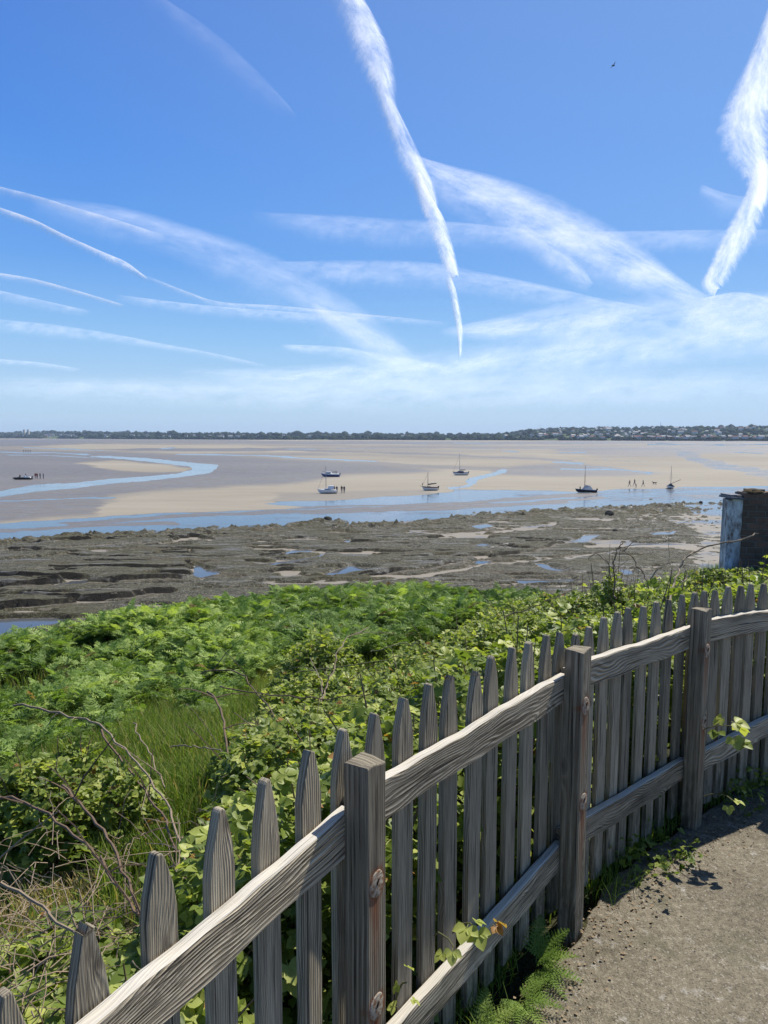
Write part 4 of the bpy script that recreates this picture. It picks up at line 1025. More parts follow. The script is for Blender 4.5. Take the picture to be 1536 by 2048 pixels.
# 1 blue motor cruiser
p = S_(661, 953.5); r_ = empty('motor_boat', p, label='blue-hulled boat with white cabin top lying behind the white sailing boat', cat='boat', rz=-.12)
mb, rw_ = hull_mb(5.9, 2.1, .95); mb.build('hull', [BB, BW], r_); deck_mb(rw_).build('deck', BDK, r_); cabin_mb(-1.7, .3, .75, .95, .6).build('cabin', BW, r_)
mb = MB(); mb.box((-.55, -.74, 1.22), (1.2, .04, .22)); mb.box((-.55, .74, 1.22), (1.2, .04, .22)); mb.build('window', BG, r_)
mb = MB(); mb.tube([(-2.7, -.35, 1.2), (-2.4, -.5, 1.75), (-1.8, -.6, 1.75), (-1.8, -.6, 1.0)], .03, 5); mb.tube([(-2.7, .35, 1.2), (-2.4, .5, 1.75), (-1.8, .6, 1.75), (-1.8, .6, 1.0)], .03, 5); mb.build('rail', BA, r_)
mb = MB(); mb.tube([(.3, -.5, 1.0), (.3, -.5, 2.1), (.3, .5, 2.1), (.3, .5, 1.0)], .04, 5); mb.tube([(.3, 0, 2.1), (.3, 0, 2.7)], .02, 5); mb.build('arch', BA, r_); outboard(2.9, .8, r_)
GB1 = 'people aboard the blue boat'
person(p + Vector((.85, 0, .50)), 1.5, 'stand', M_DARK, M_DARK, 'person in dark clothes aboard the blue boat, leftmost of the three', 1.55, GB1)
person(p + Vector((1.45, .25, .50)), 1.2, 'stand', M_DARK, M_JEAN, 'person in dark clothes aboard the blue boat, middle of the three', 1.5, GB1)
person(p + Vector((2.0, -.1, .50)), -1.2, 'stand', M_NAVY, M_DARK, 'person in navy aboard the blue boat near the stern, rightmost of the three', 1.45, GB1)
# 2 white sailing boat with sprayhood
p = S_(655, 987); r_ = empty('sailing_boat', p, label='white sailing boat with a pale cockpit tent, aground in front of the blue boat', cat='boat', rz=.08)
mb, rw_ = hull_mb(4.3, 1.7, .8); mb.build('hull', [BW, BW], r_); deck_mb(rw_).build('deck', BDK, r_); cabin_mb(-.9, .9, .62, .8, .38).build('cabin', BW, r_)
mb = MB(); mb.box((0, -.60, .98), (.9, .03, .14)); mb.build('window', BG, r_); rig(r_, -.35, .9, 6.3, 4.3, H=.8)
mb = cabin_mb(-.1, 1.5, .66, 1.0, .75, .3); mb.build('cockpit_tent', BW, r_); mb = MB(); mb.box((2.18, 0, .55), (.08, .05, .9)); mb.build('rudder', BD, r_)
GB2 = 'people behind the tent of the white sailing boat'
person(p + Vector((1.5, .9, 0)), 2.0, 'stand', M_DARK, M_DARK, 'person in dark clothes at the stern of the white sailing boat, behind its tent', 1.75, GB2)
person(p + Vector((2.05, .7, 0)), .3, 'stand', M_NAVY, M_DARK, 'person leaning by the rudder of the white sailing boat', 1.72, GB2)
# 3 small tan gaff boat
p = S_(860, 981); r_ = empty('sailing_boat', p, label='small cream and tan sailing boat with a dark rolled sail, third boat from the left', cat='boat', rz=.1)
mb, rw_ = hull_mb(3.7, 1.6, .85, .2); mb.build('hull', [BW, BWD], r_); deck_mb(rw_, .12).build('deck', BT, r_); rig(r_, -.55, .7, 4.4, 3.9, boom=((-.5, 1.35), (1.6, 1.65)), sail=BD, H=.85, spar=BWD)
cabin_mb(-.9, .1, .5, .82, .22).build('cabin', BT, r_); mb = MB(); mb.tube([(-1.8, 0, .95), (-2.5, 0, 1.15)], .04, 5); mb.build('bowsprit', BWD, r_); outboard(1.85, .6, r_); mb = MB(); mb.tube([(-1.85, 0, 1.3), (-1.75, 0, 1.9)], [.12, .03], 6); mb.build('furled_jib', BD, r_)
# 4 white cruiser with blue stripe, far
p = S_(921, 950.5); r_ = empty('sailing_boat', p, label='white sailing boat with a dark stripe and tall mast beside the narrow channel', cat='boat', rz=.05)
mb, rw_ = hull_mb(5.0, 1.9, .95); mb.build('hull', [BW, BN], r_); deck_mb(rw_).build('deck', BDK, r_); cabin_mb(-1.2, 1.0, .7, .95, .42).build('cabin', BN, r_)
mb = MB(); mb.box((-.1, -.68, 1.15), (1.3, .03, .15)); mb.build('window', BG, r_); rig(r_, -.35, .95, 7.2, 5.0, boom=((-.3, 1.6), (1.7, 1.7)), sail=BN, H=.95); outboard(2.5, .8, r_)
# 5 dark boat with tent
p = S_(1172, 985); r_ = empty('sailing_boat', p, label='black-hulled sailing boat with a pale tent over the boom, alone in the shallow water', cat='boat', rz=-.06)
mb, rw_ = hull_mb(4.7, 1.8, .62, .28); mb.build('hull', [BD, BN], r_); deck_mb(rw_).build('deck', BDK, r_); rig(r_, -.35, .6, 6.2, 4.7, H=.6, spar=BWD, fore=False)
mb = MB(); V = [(-.9, -.7, .62), (1.5, -.7, .62), (1.5, .7, .62), (-.9, .7, .62), (-.2, 0, 1.7), (.9, 0, 1.55)]; mb.add(V, [(0, 1, 5, 4), (2, 3, 4, 5), (3, 0, 4), (1, 2, 5)]); mb.build('boom_tent', BK, r_)
mb = MB(); mb.tube([(-1.35, 0, .7), (-1.35, 0, 1.35)], .13, 6); mb.build('furled_jib', BD, r_); mb = MB(); mb.box((2.4, 0, .45), (.12, .06, .75)); mb.build('rudder', BD, r_); outboard(2.3, .45, r_)
# 6 dark boat seen end on
p = S_(1341, 977); r_ = empty('sailing_boat', p, label='small dark boat seen end on with its boom raised to the right, rightmost boat', cat='boat', rz=1.25)
mb, rw_ = hull_mb(3.8, 1.9, .62, .15); mb.build('hull', [BW, BD], r_); deck_mb(rw_, .1).build('deck', BDK, r_); rig(r_, -.5, .6, 5.6, 3.8, H=.6, fore=False)
mb = MB(); V = [(-.7, -.75, .62), (1.3, -.75, .62), (1.3, .75, .62), (-.7, .75, .62), (-.3, 0, 1.35), (1.0, 0, 1.25)]; mb.add(V, [(0, 1, 5, 4), (2, 3, 4, 5), (3, 0, 4), (1, 2, 5)]); mb.build('cover', BD, r_)
mb = MB(); mb.tube([(0, -.1, 1.2), (-.6, -2.2, 2.25)], .06, 6); mb.build('boom', BWD, r_)
# 7 dinghy
p = S_(45, 959); r_ = empty('dinghy', p, label='low dark dinghy with a white inner side lying on the wet sand beside the people', cat='dinghy', rz=.05)
mb, rw_ = hull_mb(5.6, 1.7, .36, .12); mb.build('hull', [BD, BD], r_)
mb = MB()
for s in (-1, 1): mb.tube([(-2.6, s * .15, .55), (-2.0, s * .6, .5), (0, s * .82, .45), (2.5, s * .80, .45)], [.10, .15, .16, .12], 7)
mb.build('side_tube', BD, r_); mb = MB(); mb.box((1.4, 0, .62), (1.9, .9, .34)); mb.box((.8, 0, .95), (.4, .5, .5)); mb.build('console', BW, r_); outboard(2.7, .5, r_)
person(p + Vector((-.7, 0, -.1)), 1.4, 'sit', M_DARK, M_DARK, 'person in black sitting low in the bow half of the dinghy', 1.7, 'people in the dinghy')
person(p + Vector((.9, .2, .15)), -1.4, 'sit', M_DARK, M_NAVY, 'person in black perched higher in the stern half of the dinghy', 1.7, 'people in the dinghy')

# ---------------------------------------------------------------- the wall and whitewashed pier at the right
def mat_masonry():
    t = NT('old_masonry'); p = t.tc('UV'); br = t.n('TexBrick'); t.set(br, 'Vector', p); br.offset = .5
    for k, v in (('Scale', 1.0), ('Mortar Size', .010), ('Mortar Smooth', .3), ('Bias', -.1), ('Brick Width', .30), ('Row Height', .115)): br.inputs[k].default_value = v
    br.inputs['Color1'].default_value = (.20, .115, .075, 1); br.inputs['Color2'].default_value = (.11, .078, .056, 1); br.inputs['Mortar'].default_value = (.19, .165, .13, 1)
    n = t.noise(t.geo(), 5, 5, .7); c = t.mix(t.mr(n, .50, .72, 0, .6), br.outputs['Color'], (.05, .042, .032)); c = t.mix(t.mr(t.noise(t.geo(), 11, 4, .7), .60, .72, 0, .5), c, (.13, .10, .07))
    h = t.math('SUBTRACT', t.math('MULTIPLY', n, .7), t.math('MULTIPLY', br.outputs['Fac'], .9))
    return t.done(t.bsdf(c, .92, .15, bump=h, bdist=.03, bstr=1.0))
def mat_whitewash():
    t = NT('flaking_whitewash'); p = t.geo(); n = t.noise(t.map(p, (6, 6, 2.5)), 1, 5, .7); n2 = t.noise(t.map(p, (3, 3, .8)), 1.0, 4, .65)
    c = t.mix(t.mr(n, .40, .56), (.20, .13, .10), (.70, .69, .66)); c = t.mix(t.mr(n2, .50, .66, 0, .7), c, (.11, .10, .095))
    return t.done(t.bsdf(c, .9, .2, bump=n, bdist=.02))
M_MAS = mat_masonry(); M_WW = mat_whitewash(); M_TUF = None
def ragged_wall(name, p0, p1, T, zb, prof_, mat, parent, seed, taper=0.0):
    """wall between two plan points; prof_: [(t, ztop)] along it; thickness T away from the viewer; rough stone faces"""
    d = Vector((p1[0] - p0[0], p1[1] - p0[1])); L = d.length; d.normalize(); nr = Vector((-d.y, d.x))
    if nr.y < 0: nr = -nr
    NX = max(6, int(L / .06)); NZ = 24; V = []; F = []; UV = []
    def ztop(t_): 
        z = float(np.interp(t_, [a for a, b in prof_], [b for a, b in prof_])); return z + (float(vnoise(np.array([t_ * L * 7.]), np.array([seed * 1.]), 4)[0]) - .5) * .05
    def pt(s, z, dep): 
        k = 1 + taper * (ztop(.5) - z); ss = (s - L / 2) * k + L / 2
        j = (float(fbm(np.array([s * 5]), np.array([z * 5 + dep * 3]), seed)[0]) - .5) * .05; q = Vector(p0) + d * ss + nr * (dep + (j if dep < T / 2 else -j)); return (q.x, q.y, z)
    for dep in (0, T):
        for i in range(NX + 1):
            zt = ztop(i / NX)
            for j in range(NZ + 1): V.append(pt(L * i / NX, zb + (zt - zb) * j / NZ, dep))
    n1 = NZ + 1; B = (NX + 1) * n1
    def addf(f): F.append(f); UV.append([((V[i][0] * d.x + V[i][1] * d.y) + (V[i][0] * nr.x + V[i][1] * nr.y), V[i][2]) for i in f])
    for i in range(NX):
        for j in range(NZ):
            a = i * n1 + j; addf((a, a + n1, a + n1 + 1, a + 1)); addf((B + a, B + a + 1, B + a + n1 + 1, B + a + n1))
        a = i * n1 + NZ; addf((a, a + n1, B + a + n1, B + a))
    for j in range(NZ): addf((j, j + 1, B + j + 1, B + j)); e_ = NX * n1; addf((e_ + j, B + e_ + j, B + e_ + j + 1, e_ + j + 1))
    me = bpy.data.meshes.new(name); me.from_pydata(V, [], F); l = me.uv_layers.new(name='UVMap'); k = 0
    for u in UV:
        for q in u: l.data[k].uv = q; k += 1
    return link_mesh(name, me, mat, parent)
DW = 13.2
a0 = at_d(1483, 1100, DW); a1 = at_d(1640, 1100, DW - .4); zt_ = lambda y: at_d(1500, y, DW).z
wallr = empty('stone_wall', (a0.x, a0.y, -1.2), label='dark shaded stone wall with a broken top at the right edge of the picture', cat='wall')
w_ = ragged_wall('masonry', (a0.x, a0.y), (a1.x + 3.2, a1.y + .0), .45, -1.9, [(0, zt_(988)), (.10, zt_(986)), (.12, zt_(983)), (.26, zt_(982)), (.34, zt_(980)), (1, zt_(976))], M_MAS, None, 3)
w_.parent = wallr; w_.matrix_parent_inverse = Matrix.Translation(-wallr.location)
# cap stones and dry turf on its end
mb = MB()
for i, (px, py, wd, hh) in enumerate([(1492, 986, .20, .05), (1508, 983, .24, .10), (1475, 992, .2, .04)]):
    q = at_d(px, py, DW + .2); mb.box(q, (wd, .3, hh), Matrix.Rotation(.1 * i, 3, 'Z'))
c_ = mb.build('cap_stone', M_MAS, None); c_.parent = wallr; c_.matrix_parent_inverse = Matrix.Translation(-wallr.location)
b0 = at_d(1451, 1100, DW + .1); b1 = at_d(1483, 1100, DW + .05)
pier = empty('whitewashed_pier', (b0.x, b0.y, -1.6), label='flaking whitewashed pier standing at the left end of the dark stone wall', cat='wall pier')
w_ = ragged_wall('plastered_pier', (b0.x + .01, b0.y), (b1.x - .012, b1.y), .40, -2.1, [(0, at_d(1, 1000, DW).z), (1, at_d(1, 998, DW).z)], M_WW, None, 8, taper=.05)
w_.parent = pier; w_.matrix_parent_inverse = Matrix.Translation(-pier.location)
mb = MB(); q = at_d(1468, 995, DW + .25); mb.box(q, (.34, .5, .035), Matrix.Rotation(.08, 3, 'Y')); q = at_d(1466, 990, DW + .3); mb.box(q, (.28, .42, .04)); c_ = mb.build('slate_cap', MSL, None); c_.parent = pier; c_.matrix_parent_inverse = Matrix.Translation(-pier.location)
# small dry turf hummock growing on the wall end
q = at_d(1507, 986, DW + .15); bm = bmesh.new(); bmesh.ops.create_icosphere(bm, subdivisions=3, radius=1.0)
for v in bm.verts:
    k = 1 + .25 * (float(vnoise(np.array([v.co.x * 4 + 9]), np.array([v.co.y * 4 + v.co.z * 3]), 5)[0]) - .5); v.co = Vector((v.co.x * .20 * k, v.co.y * .18 * k, max(-.02, v.co.z) * .085 * k))
me = bpy.data.meshes.new('turf_tuft'); bm.to_mesh(me); bm.free(); o = link_mesh('turf_tuft', me, plain('dry_turf', (.085, .060, .030), .95, .1, .5, 30), smooth=True); o.location = q
tag(o, 'brown dry turf hummock growing on top of the stone wall end', 'turf')

# ---------------------------------------------------------------- a bird high on the right
b_ = at_d(1227, 131, 38.0); mb = MB()
mb.tube([(0, -.13, 0), (0, -.06, .0), (0, .04, 0), (0, .11, .005), (0, .14, 0)], [.006, .028, .034, .022, .004], 8)
for s in (-1, 1): mb.add([(s * .02, .05, .01), (s * .10, .07, .05), (s * .20, .00, .07), (s * .10, .01, .045), (s * .02, -.03, .008), (s * .02, .05, .0), (s * .10, .07, .04), (s * .20, .0, .066), (s * .1, .01, .035), (s * .02, -.03, .0)], [(0, 1, 3, 4), (1, 2, 3), (5, 9, 8, 6), (6, 8, 7)])
mb.add([(-.02, -.10, 0), (.02, -.10, 0), (.035, -.20, 0), (0, -.17, .003), (-.035, -.20, 0)], [(0, 1, 3), (1, 2, 3), (0, 3, 4)])
o = mb.build('bird', M_DARK, None); o.location = b_; o.rotation_euler = (R(20), R(-35), R(-55)); tag(o, 'small dark bird flying high in the blue sky at upper right', 'bird')

# ---------------------------------------------------------------- vapour trails and streaks of cirrus, 6 km up
def mat_cloud():
    t = NT('ice_cloud'); uv = t.tc('UV'); sp = t.n('SeparateXYZ'); t.set(sp, 0, uv); v = sp.outputs[1]; u = sp.outputs[0]
    dens = t.attr('dens'); softn = t.attr('soft'); seed = t.attr('seed')
    def vec(su, sv, sh=0.0):
        cb = t.n('CombineXYZ'); t.set(cb, 0, t.math('ADD', t.math('MULTIPLY', u, su), t.math('MULTIPLY', v, sh))); t.set(cb, 1, t.math('MULTIPLY', v, sv)); t.set(cb, 2, seed); return cb.outputs[0]
    n1 = t.noise(vec(.7, 1.3, .5), 1.0, 8, .68); n2 = t.noise(vec(3.6, 1.3, .6), 1.0, 6, .68); n3 = t.noise(vec(.35, .5), 1.0, 3, .5)
    av = t.math('ABSOLUTE', v)
    # crisp trails have a ragged rim, soft veils fade right across
    edge_n = t.math('ADD', av, t.math('MULTIPLY', t.math('SUBTRACT', n2, .5), t.math('SUBTRACT', .95, t.math('MULTIPLY', softn, .62))))
    lo = t.math('SUBTRACT', .50, t.math('MULTIPLY', softn, .52))
    e = t.n('MapRange'); e.interpolation_type = 'SMOOTHSTEP'; t.set(e, 'Value', edge_n); t.set(e, 'From Min', lo); t.set(e, 'From Max', t.math('ADD', .88, t.math('MULTIPLY', softn, .1))); t.set(e, 'To Min', 1.0); t.set(e, 'To Max', 0.0)
    hard = t.mr(av, .82, 1.0, 1.0, 0.0)
    body = t.math('ADD', t.math('MULTIPLY', t.mr(n1, .34, .66), .80), t.math('MULTIPLY', t.mr(n3, .3, .7), .30))
    body2 = t.math('ADD', t.math('MULTIPLY', body, .85), t.math('MULTIPLY', t.math('SUBTRACT', 1.0, softn), .12))
    al = t.math('MULTIPLY', t.math('MULTIPLY', e.outputs[0], hard), t.math('MULTIPLY', body2, t.math('MULTIPLY', dens, .86)), clamp=True)
    d = t.n('BsdfDiffuse'); d.inputs[0].default_value = (.93, .94, .96, 1); tr = t.n('BsdfTranslucent'); tr.inputs[0].default_value = (.93, .94, .96, 1)
    a_ = t.n('AddShader'); m1 = t.n('MixShader'); m1.inputs[0].default_value = .72; t.t.links.new(d.outputs[0], m1.inputs[1]); t.t.links.new(tr.outputs[0], m1.inputs[2])
    tp = t.n('BsdfTransparent'); m2 = t.n('MixShader'); t.t.links.new(al, m2.inputs[0]); t.t.links.new(tp.outputs[0], m2.inputs[1]); t.t.links.new(m1.outputs[0], m2.inputs[2])
    return t.done(m2.outputs[0])
M_CLOUD = mat_cloud(); ALT = 6000.0
def ribbon(pts, dens, softn, seed, label, name='vapour_trail', cat='vapour trail', alt=0, taper=True, sub=10):
    # Catmull-Rom through the measured centre line; each station is placed on the cloud level
    P_ = [Vector(q) for q in pts]; out = []
    for i in range(len(P_) - 1):
        p0, p1, p2, p3 = P_[max(0, i - 1)], P_[i], P_[i + 1], P_[min(len(P_) - 1, i + 2)]
        for k in range(sub):
            t_ = k / sub; out.append(.5 * ((2 * p1) + (p2 - p0) * t_ + (2 * p0 - 5 * p1 + 4 * p2 - p3) * t_**2 + (3 * p1 - p0 - 3 * p2 + p3) * t_**3))
    out.append(P_[-1]); V = []; UVv = []; dn = []; s = 0; NA = 9; n = len(out); wmean = sum(q.z for q in out) / n
    for i, q in enumerate(out):
        t2 = (out[min(n - 1, i + 1)] - out[max(0, i - 1)]); t2 = Vector((t2.x, t2.y)).normalized(); nn = Vector((-t2.y, t2.x))
        if i: s += math.hypot(q.x - out[i - 1].x, q.y - out[i - 1].y)
        endf = min(1, i / (n * .12), (n - 1 - i) / (n * .12)) if taper else 1
        for k in range(NA):
            v = -1 + 2 * k / (NA - 1); x, y = q.x + nn.x * v * q.z, min(855, q.y + nn.y * v * q.z)
            w_ = on_z(x, y, ALT + alt); w_.z += -300 * (v * v); V.append(w_); UVv.append((s / (max(12, wmean) * 1.6), v)); dn.append(dens * endf)
    F = [(i * NA + k, (i + 1) * NA + k, (i + 1) * NA + k + 1, i * NA + k + 1) for i in range(n - 1) for k in range(NA - 1)]
    o = arr_mesh(name, V, F, M_CLOUD, attrs={'dens': dn, 'soft': [softn] * len(V), 'seed': [seed] * len(V)}, uv=UVv, smooth=True)
    return tag(o, label, cat)
ribbon([(680, -60, 34), (714, 10, 42), (744, 80, 44), (764, 140, 34), (774, 190, 24), (795, 240, 25), (815, 290, 29), (838, 335, 26), (850, 362, 24), (860, 390, 20), (868, 412, 12)], .88, .25, 1, 'broad white vapour trail descending from the top centre of the sky', taper=False)
ribbon([(836, 345, 14), (850, 385, 20), (872, 430, 23), (888, 480, 22), (902, 525, 18), (912, 550, 9)], 1.0, .18, 2, 'bright middle length of the central vapour trail', taper=False)
ribbon([(896, 545, 9), (906, 580, 11), (914, 620, 10), (919, 655, 9), (920, 690, 6), (919, 715, 3)], .9, .2, 3, 'thin lowest length of the central vapour trail')
ribbon([(1570, -60, 22), (1545, 40, 34), (1522, 120, 44), (1502, 190, 60), (1492, 245, 66), (1500, 290, 54), (1516, 330, 38), (1518, 370, 30), (1510, 410, 18)], 1.05, .2, 4, 'thick white vapour trail at the upper right edge of the sky', taper=False)
ribbon([(1524, 320, 24), (1514, 375, 30), (1492, 430, 36), (1466, 480, 36), (1440, 530, 30), (1424, 562, 26), (1436, 578, 12)], .95, .25, 5, 'lower length of the right hand vapour trail ending in a hook', taper=False)
ribbon([(1400, 370, 18), (1450, 395, 30), (1500, 400, 24)], .25, .8, 25, 'faint wisp left of the right hand vapour trail', 'cirrus_streak', 'cloud')
CI = 'cirrus_streak'
ribbon([(800, 300, 20), (880, 345, 48), (980, 390, 72), (1080, 435, 80), (1180, 485, 78), (1270, 530, 62), (1350, 575, 40), (1430, 610, 24)], .78, .75, 6, 'wide feathery cirrus band crossing the right half of the sky diagonally', CI, 'cloud')
ribbon([(1040, 450, 20), (1100, 500, 34), (1150, 540, 30), (1185, 570, 10)], .50, .8, 7, 'ragged branch hanging under the wide cirrus band', CI, 'cloud')
ribbon([(500, 425, 14), (640, 440, 34), (780, 452, 38), (900, 455, 34), (1010, 464, 30), (1120, 470, 26), (1300, 470, 28), (1420, 468, 28), (1620, 466, 26)], .32, .75, 8, 'pale level trail crossing behind both bright vapour trails', CI, 'cloud')
ribbon([(540, 525, 14), (680, 535, 34), (850, 540, 36), (960, 558, 32), (1080, 580, 28), (1200, 602, 18), (1330, 622, 8)], .38, .7, 9, 'pale trail sloping gently right just under the central trail break', CI, 'cloud')
ribbon([(60, 400, 30), (220, 430, 46), (360, 470, 48), (480, 520, 60), (590, 575, 62), (690, 640, 60), (780, 700, 50), (860, 745, 30)], .36, .85, 10, 'long faint cirrus band sloping down to the right across the left sky', CI, 'cloud')
ribbon([(620, 605, 10), (680, 640, 26), (750, 680, 36), (820, 725, 34)], .45, .8, 11, 'denser lower end of the long left cirrus band', CI, 'cloud')
ribbon([(-40, 364, 3), (60, 388, 3), (150, 415, 3.5), (240, 442, 6), (330, 472, 10)], .42, .6, 12, 'hair-thin trail highest on the left side of the sky')
ribbon([(-40, 402, 4), (60, 436, 4), (130, 470, 5), (200, 502, 6.5), (250, 524, 8), (280, 545, 5), (296, 556, 4)], .80, .5, 13, 'short bright trail on the left ending in a small kink')
ribbon([(285, 548, 4), (370, 582, 5), (440, 604, 6), (560, 612, 6), (700, 626, 6), (900, 645, 5)], .40, .6, 14, 'thin trail continuing level from the kinked bright trail')
ribbon([(-40, 540, 3), (60, 556, 3), (150, 580, 3), (250, 610, 3)], .55, .5, 15, 'hair-thin trail low on the left side of the sky')
ribbon([(-40, 575, 14), (80, 602, 12), (180, 622, 6)], .32, .7, 16, 'short faint streak under the low hair-thin trail', CI, 'cloud')
ribbon([(-60, 640, 18), (100, 655, 18), (220, 670, 12), (320, 688, 8), (420, 706, 6), (540, 732, 4)], .36, .7, 17, 'long low trail sloping right above the left horizon')
ribbon([(230, 590, 8), (400, 612, 12), (560, 626, 14), (760, 640, 10)], .36, .7, 18, 'faint level streak under the kinked trail', CI, 'cloud')
ribbon([(-60, 716, 5), (60, 724, 6), (160, 738, 5)], .4, .6, 19, 'faint trail lowest above the left horizon')
ribbon([(560, 690, 8), (680, 700, 16), (780, 722, 22), (900, 740, 18)], .45, .75, 20, 'small bright streak bank left of the central trail foot', CI, 'cloud')
ribbon([(880, 660, 10), (1020, 650, 38), (1160, 640, 60), (1320, 636, 66), (1480, 628, 66), (1660, 620, 70)], .66, .9, 21, 'broad white cirrus sheet low over the right side', CI, 'cloud')
ribbon([(360, 745, 16), (560, 752, 30), (760, 748, 46), (960, 730, 60), (1180, 706, 60), (1400, 680, 54), (1660, 664, 50)], .58, .95, 22, 'milky cirrus sheet above the middle of the horizon', CI, 'cloud')
ribbon([(-80, 770, 30), (300, 780, 40), (700, 788, 46), (1100, 778, 50), (1640, 764, 50)], .42, 1.0, 23, 'faint veil of cloud just over the horizon', CI, 'cloud')
ribbon([(1400, 600, 12), (1470, 592, 22), (1540, 604, 26), (1620, 610, 24)], .55, .8, 24, 'pale cloud patch under the hook of the right hand trail', CI, 'cloud')
ribbon([(280, -30, 20), (370, 30, 30), (450, 95, 36), (520, 160, 30), (570, 205, 14), (592, 232, 4)], .12, .9, 26, 'very faint wisp at the upper left of the sky', CI, 'cloud')

# ---------------------------------------------------------------- vegetation
M_FERN = mat_leaf('bracken_leaf', (.060, .110, .020), (.165, .255, .050), (.38, .47, .13), .40, .55, (.30, .19, .08), spec=.22)
M_GRASS = mat_leaf('grass_blade', (.070, .125, .022), (.160, .225, .040), (.36, .39, .11), .40, .65, (.38, .30, .15), spec=.12)
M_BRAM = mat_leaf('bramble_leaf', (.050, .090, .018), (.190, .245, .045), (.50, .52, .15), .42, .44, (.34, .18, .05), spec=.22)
M_CANE = mat_cane('bramble_cane', (.085, .05, .032), (.19, .13, .08)); M_DEAD = mat_cane('dead_cane', (.15, .105, .065), (.34, .265, .18)); M_GCANE = mat_cane('green_cane', (.07, .09, .03), (.16, .14, .06))
def px_of(x, y, z):
    dx, dy, dz = x, y, z - EYE; f_ = dy * CP - dz * SP; d_ = -(dy * SP + dz * CP)
    f_ = np.maximum(f_, .01); return 768 + FPX * dx / f_, 1024 + FPX * d_ / f_
def rot_frames(n, az, tilt, roll):
    """local x = side, y = along, z = up ; yaw az, pitch tilt, roll"""
    ca, sa = np.cos(az), np.sin(az); ct, st = np.cos(tilt), np.sin(tilt); cr, sr = np.cos(roll), np.sin(roll)
    Y = np.stack([sa * ct, ca * ct, st], -1); X0 = np.stack([ca, -sa, np.zeros(n)], -1); Z0 = np.cross(X0, Y)
    X = X0 * cr[:, None] + Z0 * sr[:, None]; Z = Z0 * cr[:, None] - X0 * sr[:, None]
    return np.stack([X, Y, Z], 1)      # rows are local axes
def scatter(proto_v, proto_f, pos, frames, scale, tint, jit=.0):
    n = len(pos); m = len(proto_v)
    V = np.einsum('mk,nkj->nmj', proto_v, frames) * scale[:, None, None] + pos[:, None, :]
    if jit: V += rng.normal(0, jit, V.shape)
    F = (proto_f[None] + (np.arange(n) * m)[:, None, None]).reshape(-1, proto_f.shape[1])
    return V.reshape(-1, 3), F, np.repeat(tint, m)
def merge(parts):
    Vs, Fs, Ts = [], [], []; b = 0
    for V, F, T in parts: Vs.append(V); Fs.append(F + b); Ts.append(T); b += len(V)
    return np.concatenate(Vs), np.concatenate(Fs), np.concatenate(Ts)
def frond_proto(np_=13, detail=1, droop=.35):
    """length 1 along y, arching down; returns quads"""
    V = []; F = []
    def q(a, b, c, d): k = len(V); V.extend([a, b, c, d]); F.append((k, k + 1, k + 2, k + 3))
    def cen(t): return np.array([0, t * (1 - .12 * t), .16 * t - droop * t * t])
    for i in range(8):    # rachis
        a, b = cen(i / 8), cen((i + 1) / 8); w_ = .006; q(a + [-w_, 0, 0], a + [w_, 0, 0], b + [w_ * .8, 0, 0], b + [-w_ * .8, 0, 0])
    for i in range(np_):
        t = .16 + .82 * i / (np_ - 1); L = .36 * (1 - t) ** .75 * min(1, (t - .02) / .16) + .02; c = cen(t)
        for s in (-1, 1):
            ang = .30 + .35 * t; dx, dy = s * math.cos(ang), math.sin(ang); w_ = .5 * .82 / np_ * (1 - .35 * t); sag = -.10 * L
            if detail == 1:
                m_ = c + np.array([dx * L * .5, dy * L * .5, sag * .2]); e = c + np.array([dx * L, dy * L, sag])
                n_ = np.array([-dy * s, abs(dx), 0]) * w_
                q(c - n_ * .7, c + n_ * .7, m_ + n_, m_ - n_); q(m_ - n_, m_ + n_, e + n_ * .15, e - n_ * .15)
            else:
                K = 6
                for k in range(K):
                    u = (k + .5) / K; p = c + np.array([dx * L * u, dy * L * u, sag * u * u]); ll = w_ * 1.5 * (1 - u * .75); hw = L / K * .50
                    for s2 in (-1, 1):
                        o = np.array([-dy * s, abs(dx), 0]) * s2 * ll + np.array([dx, dy, 0]) * ll * .25; g = np.array([dx, dy, 0]) * hw
                        q(p - g, p + g, p + o + g * .45 + [0, 0, -.1 * ll], p + o - g * .45 + [0, 0, -.1 * ll])
    return np.array(V), np.array(F)
FP1 = frond_proto(9, 1); FP1b = frond_proto(8, 1, .6); FP2 = frond_proto(12, 2, .38); FP2 = (FP2[0] + rng.normal(0, .0035, FP2[0].shape), FP2[1])

# bracken bank
BR_POLY = [(-500, 1190), (0, 1245), (300, 1170), (500, 1140), (900, 1130), (1060, 1165), (1010, 1215), (860, 1260), (760, 1290), (640, 1310), (590, 1290), (520, 1340), (430, 1400), (330, 1385), (210, 1430), (110, 1455), (60, 1475), (-60, 1530), (-500, 1550)]
n = 150000; X = rng.uniform(-16, 12, n); Y = rng.uniform(3, 24, n); Z = terr(X, Y)
u_, v_ = px_of(X, Y, Z + .35); cr_d, cr_s, _ = seg_dist(X, Y, CREST)
keep = in_poly(u_, v_, BR_POLY) | ((cr_d < 3.5) & (v_ < 1260) & (u_ < 1080) & (Y < 23)); keep &= ~((cr_s > 0) & (cr_d > 2.5))
keep &= rng.random(n) < np.where(Y < 11, .75, 1.0)
hole = fbm(X * .55 + 3, Y * .42, 91, 3); keep &= (hole > .36) | (Y > 17)
X, Y, Z = X[keep], Y[keep], Z[keep]; n = len(X); print('fronds', n)
hgt = (.10 + .85 * fbm(X * 1.1, Y * 1.1, 92, 3)) * (.65 + .6 * rng.random(n)); hgt *= np.clip((Y - 2) / 8, .6, 1)
hgt *= np.where(Y > 15, .85, 1)
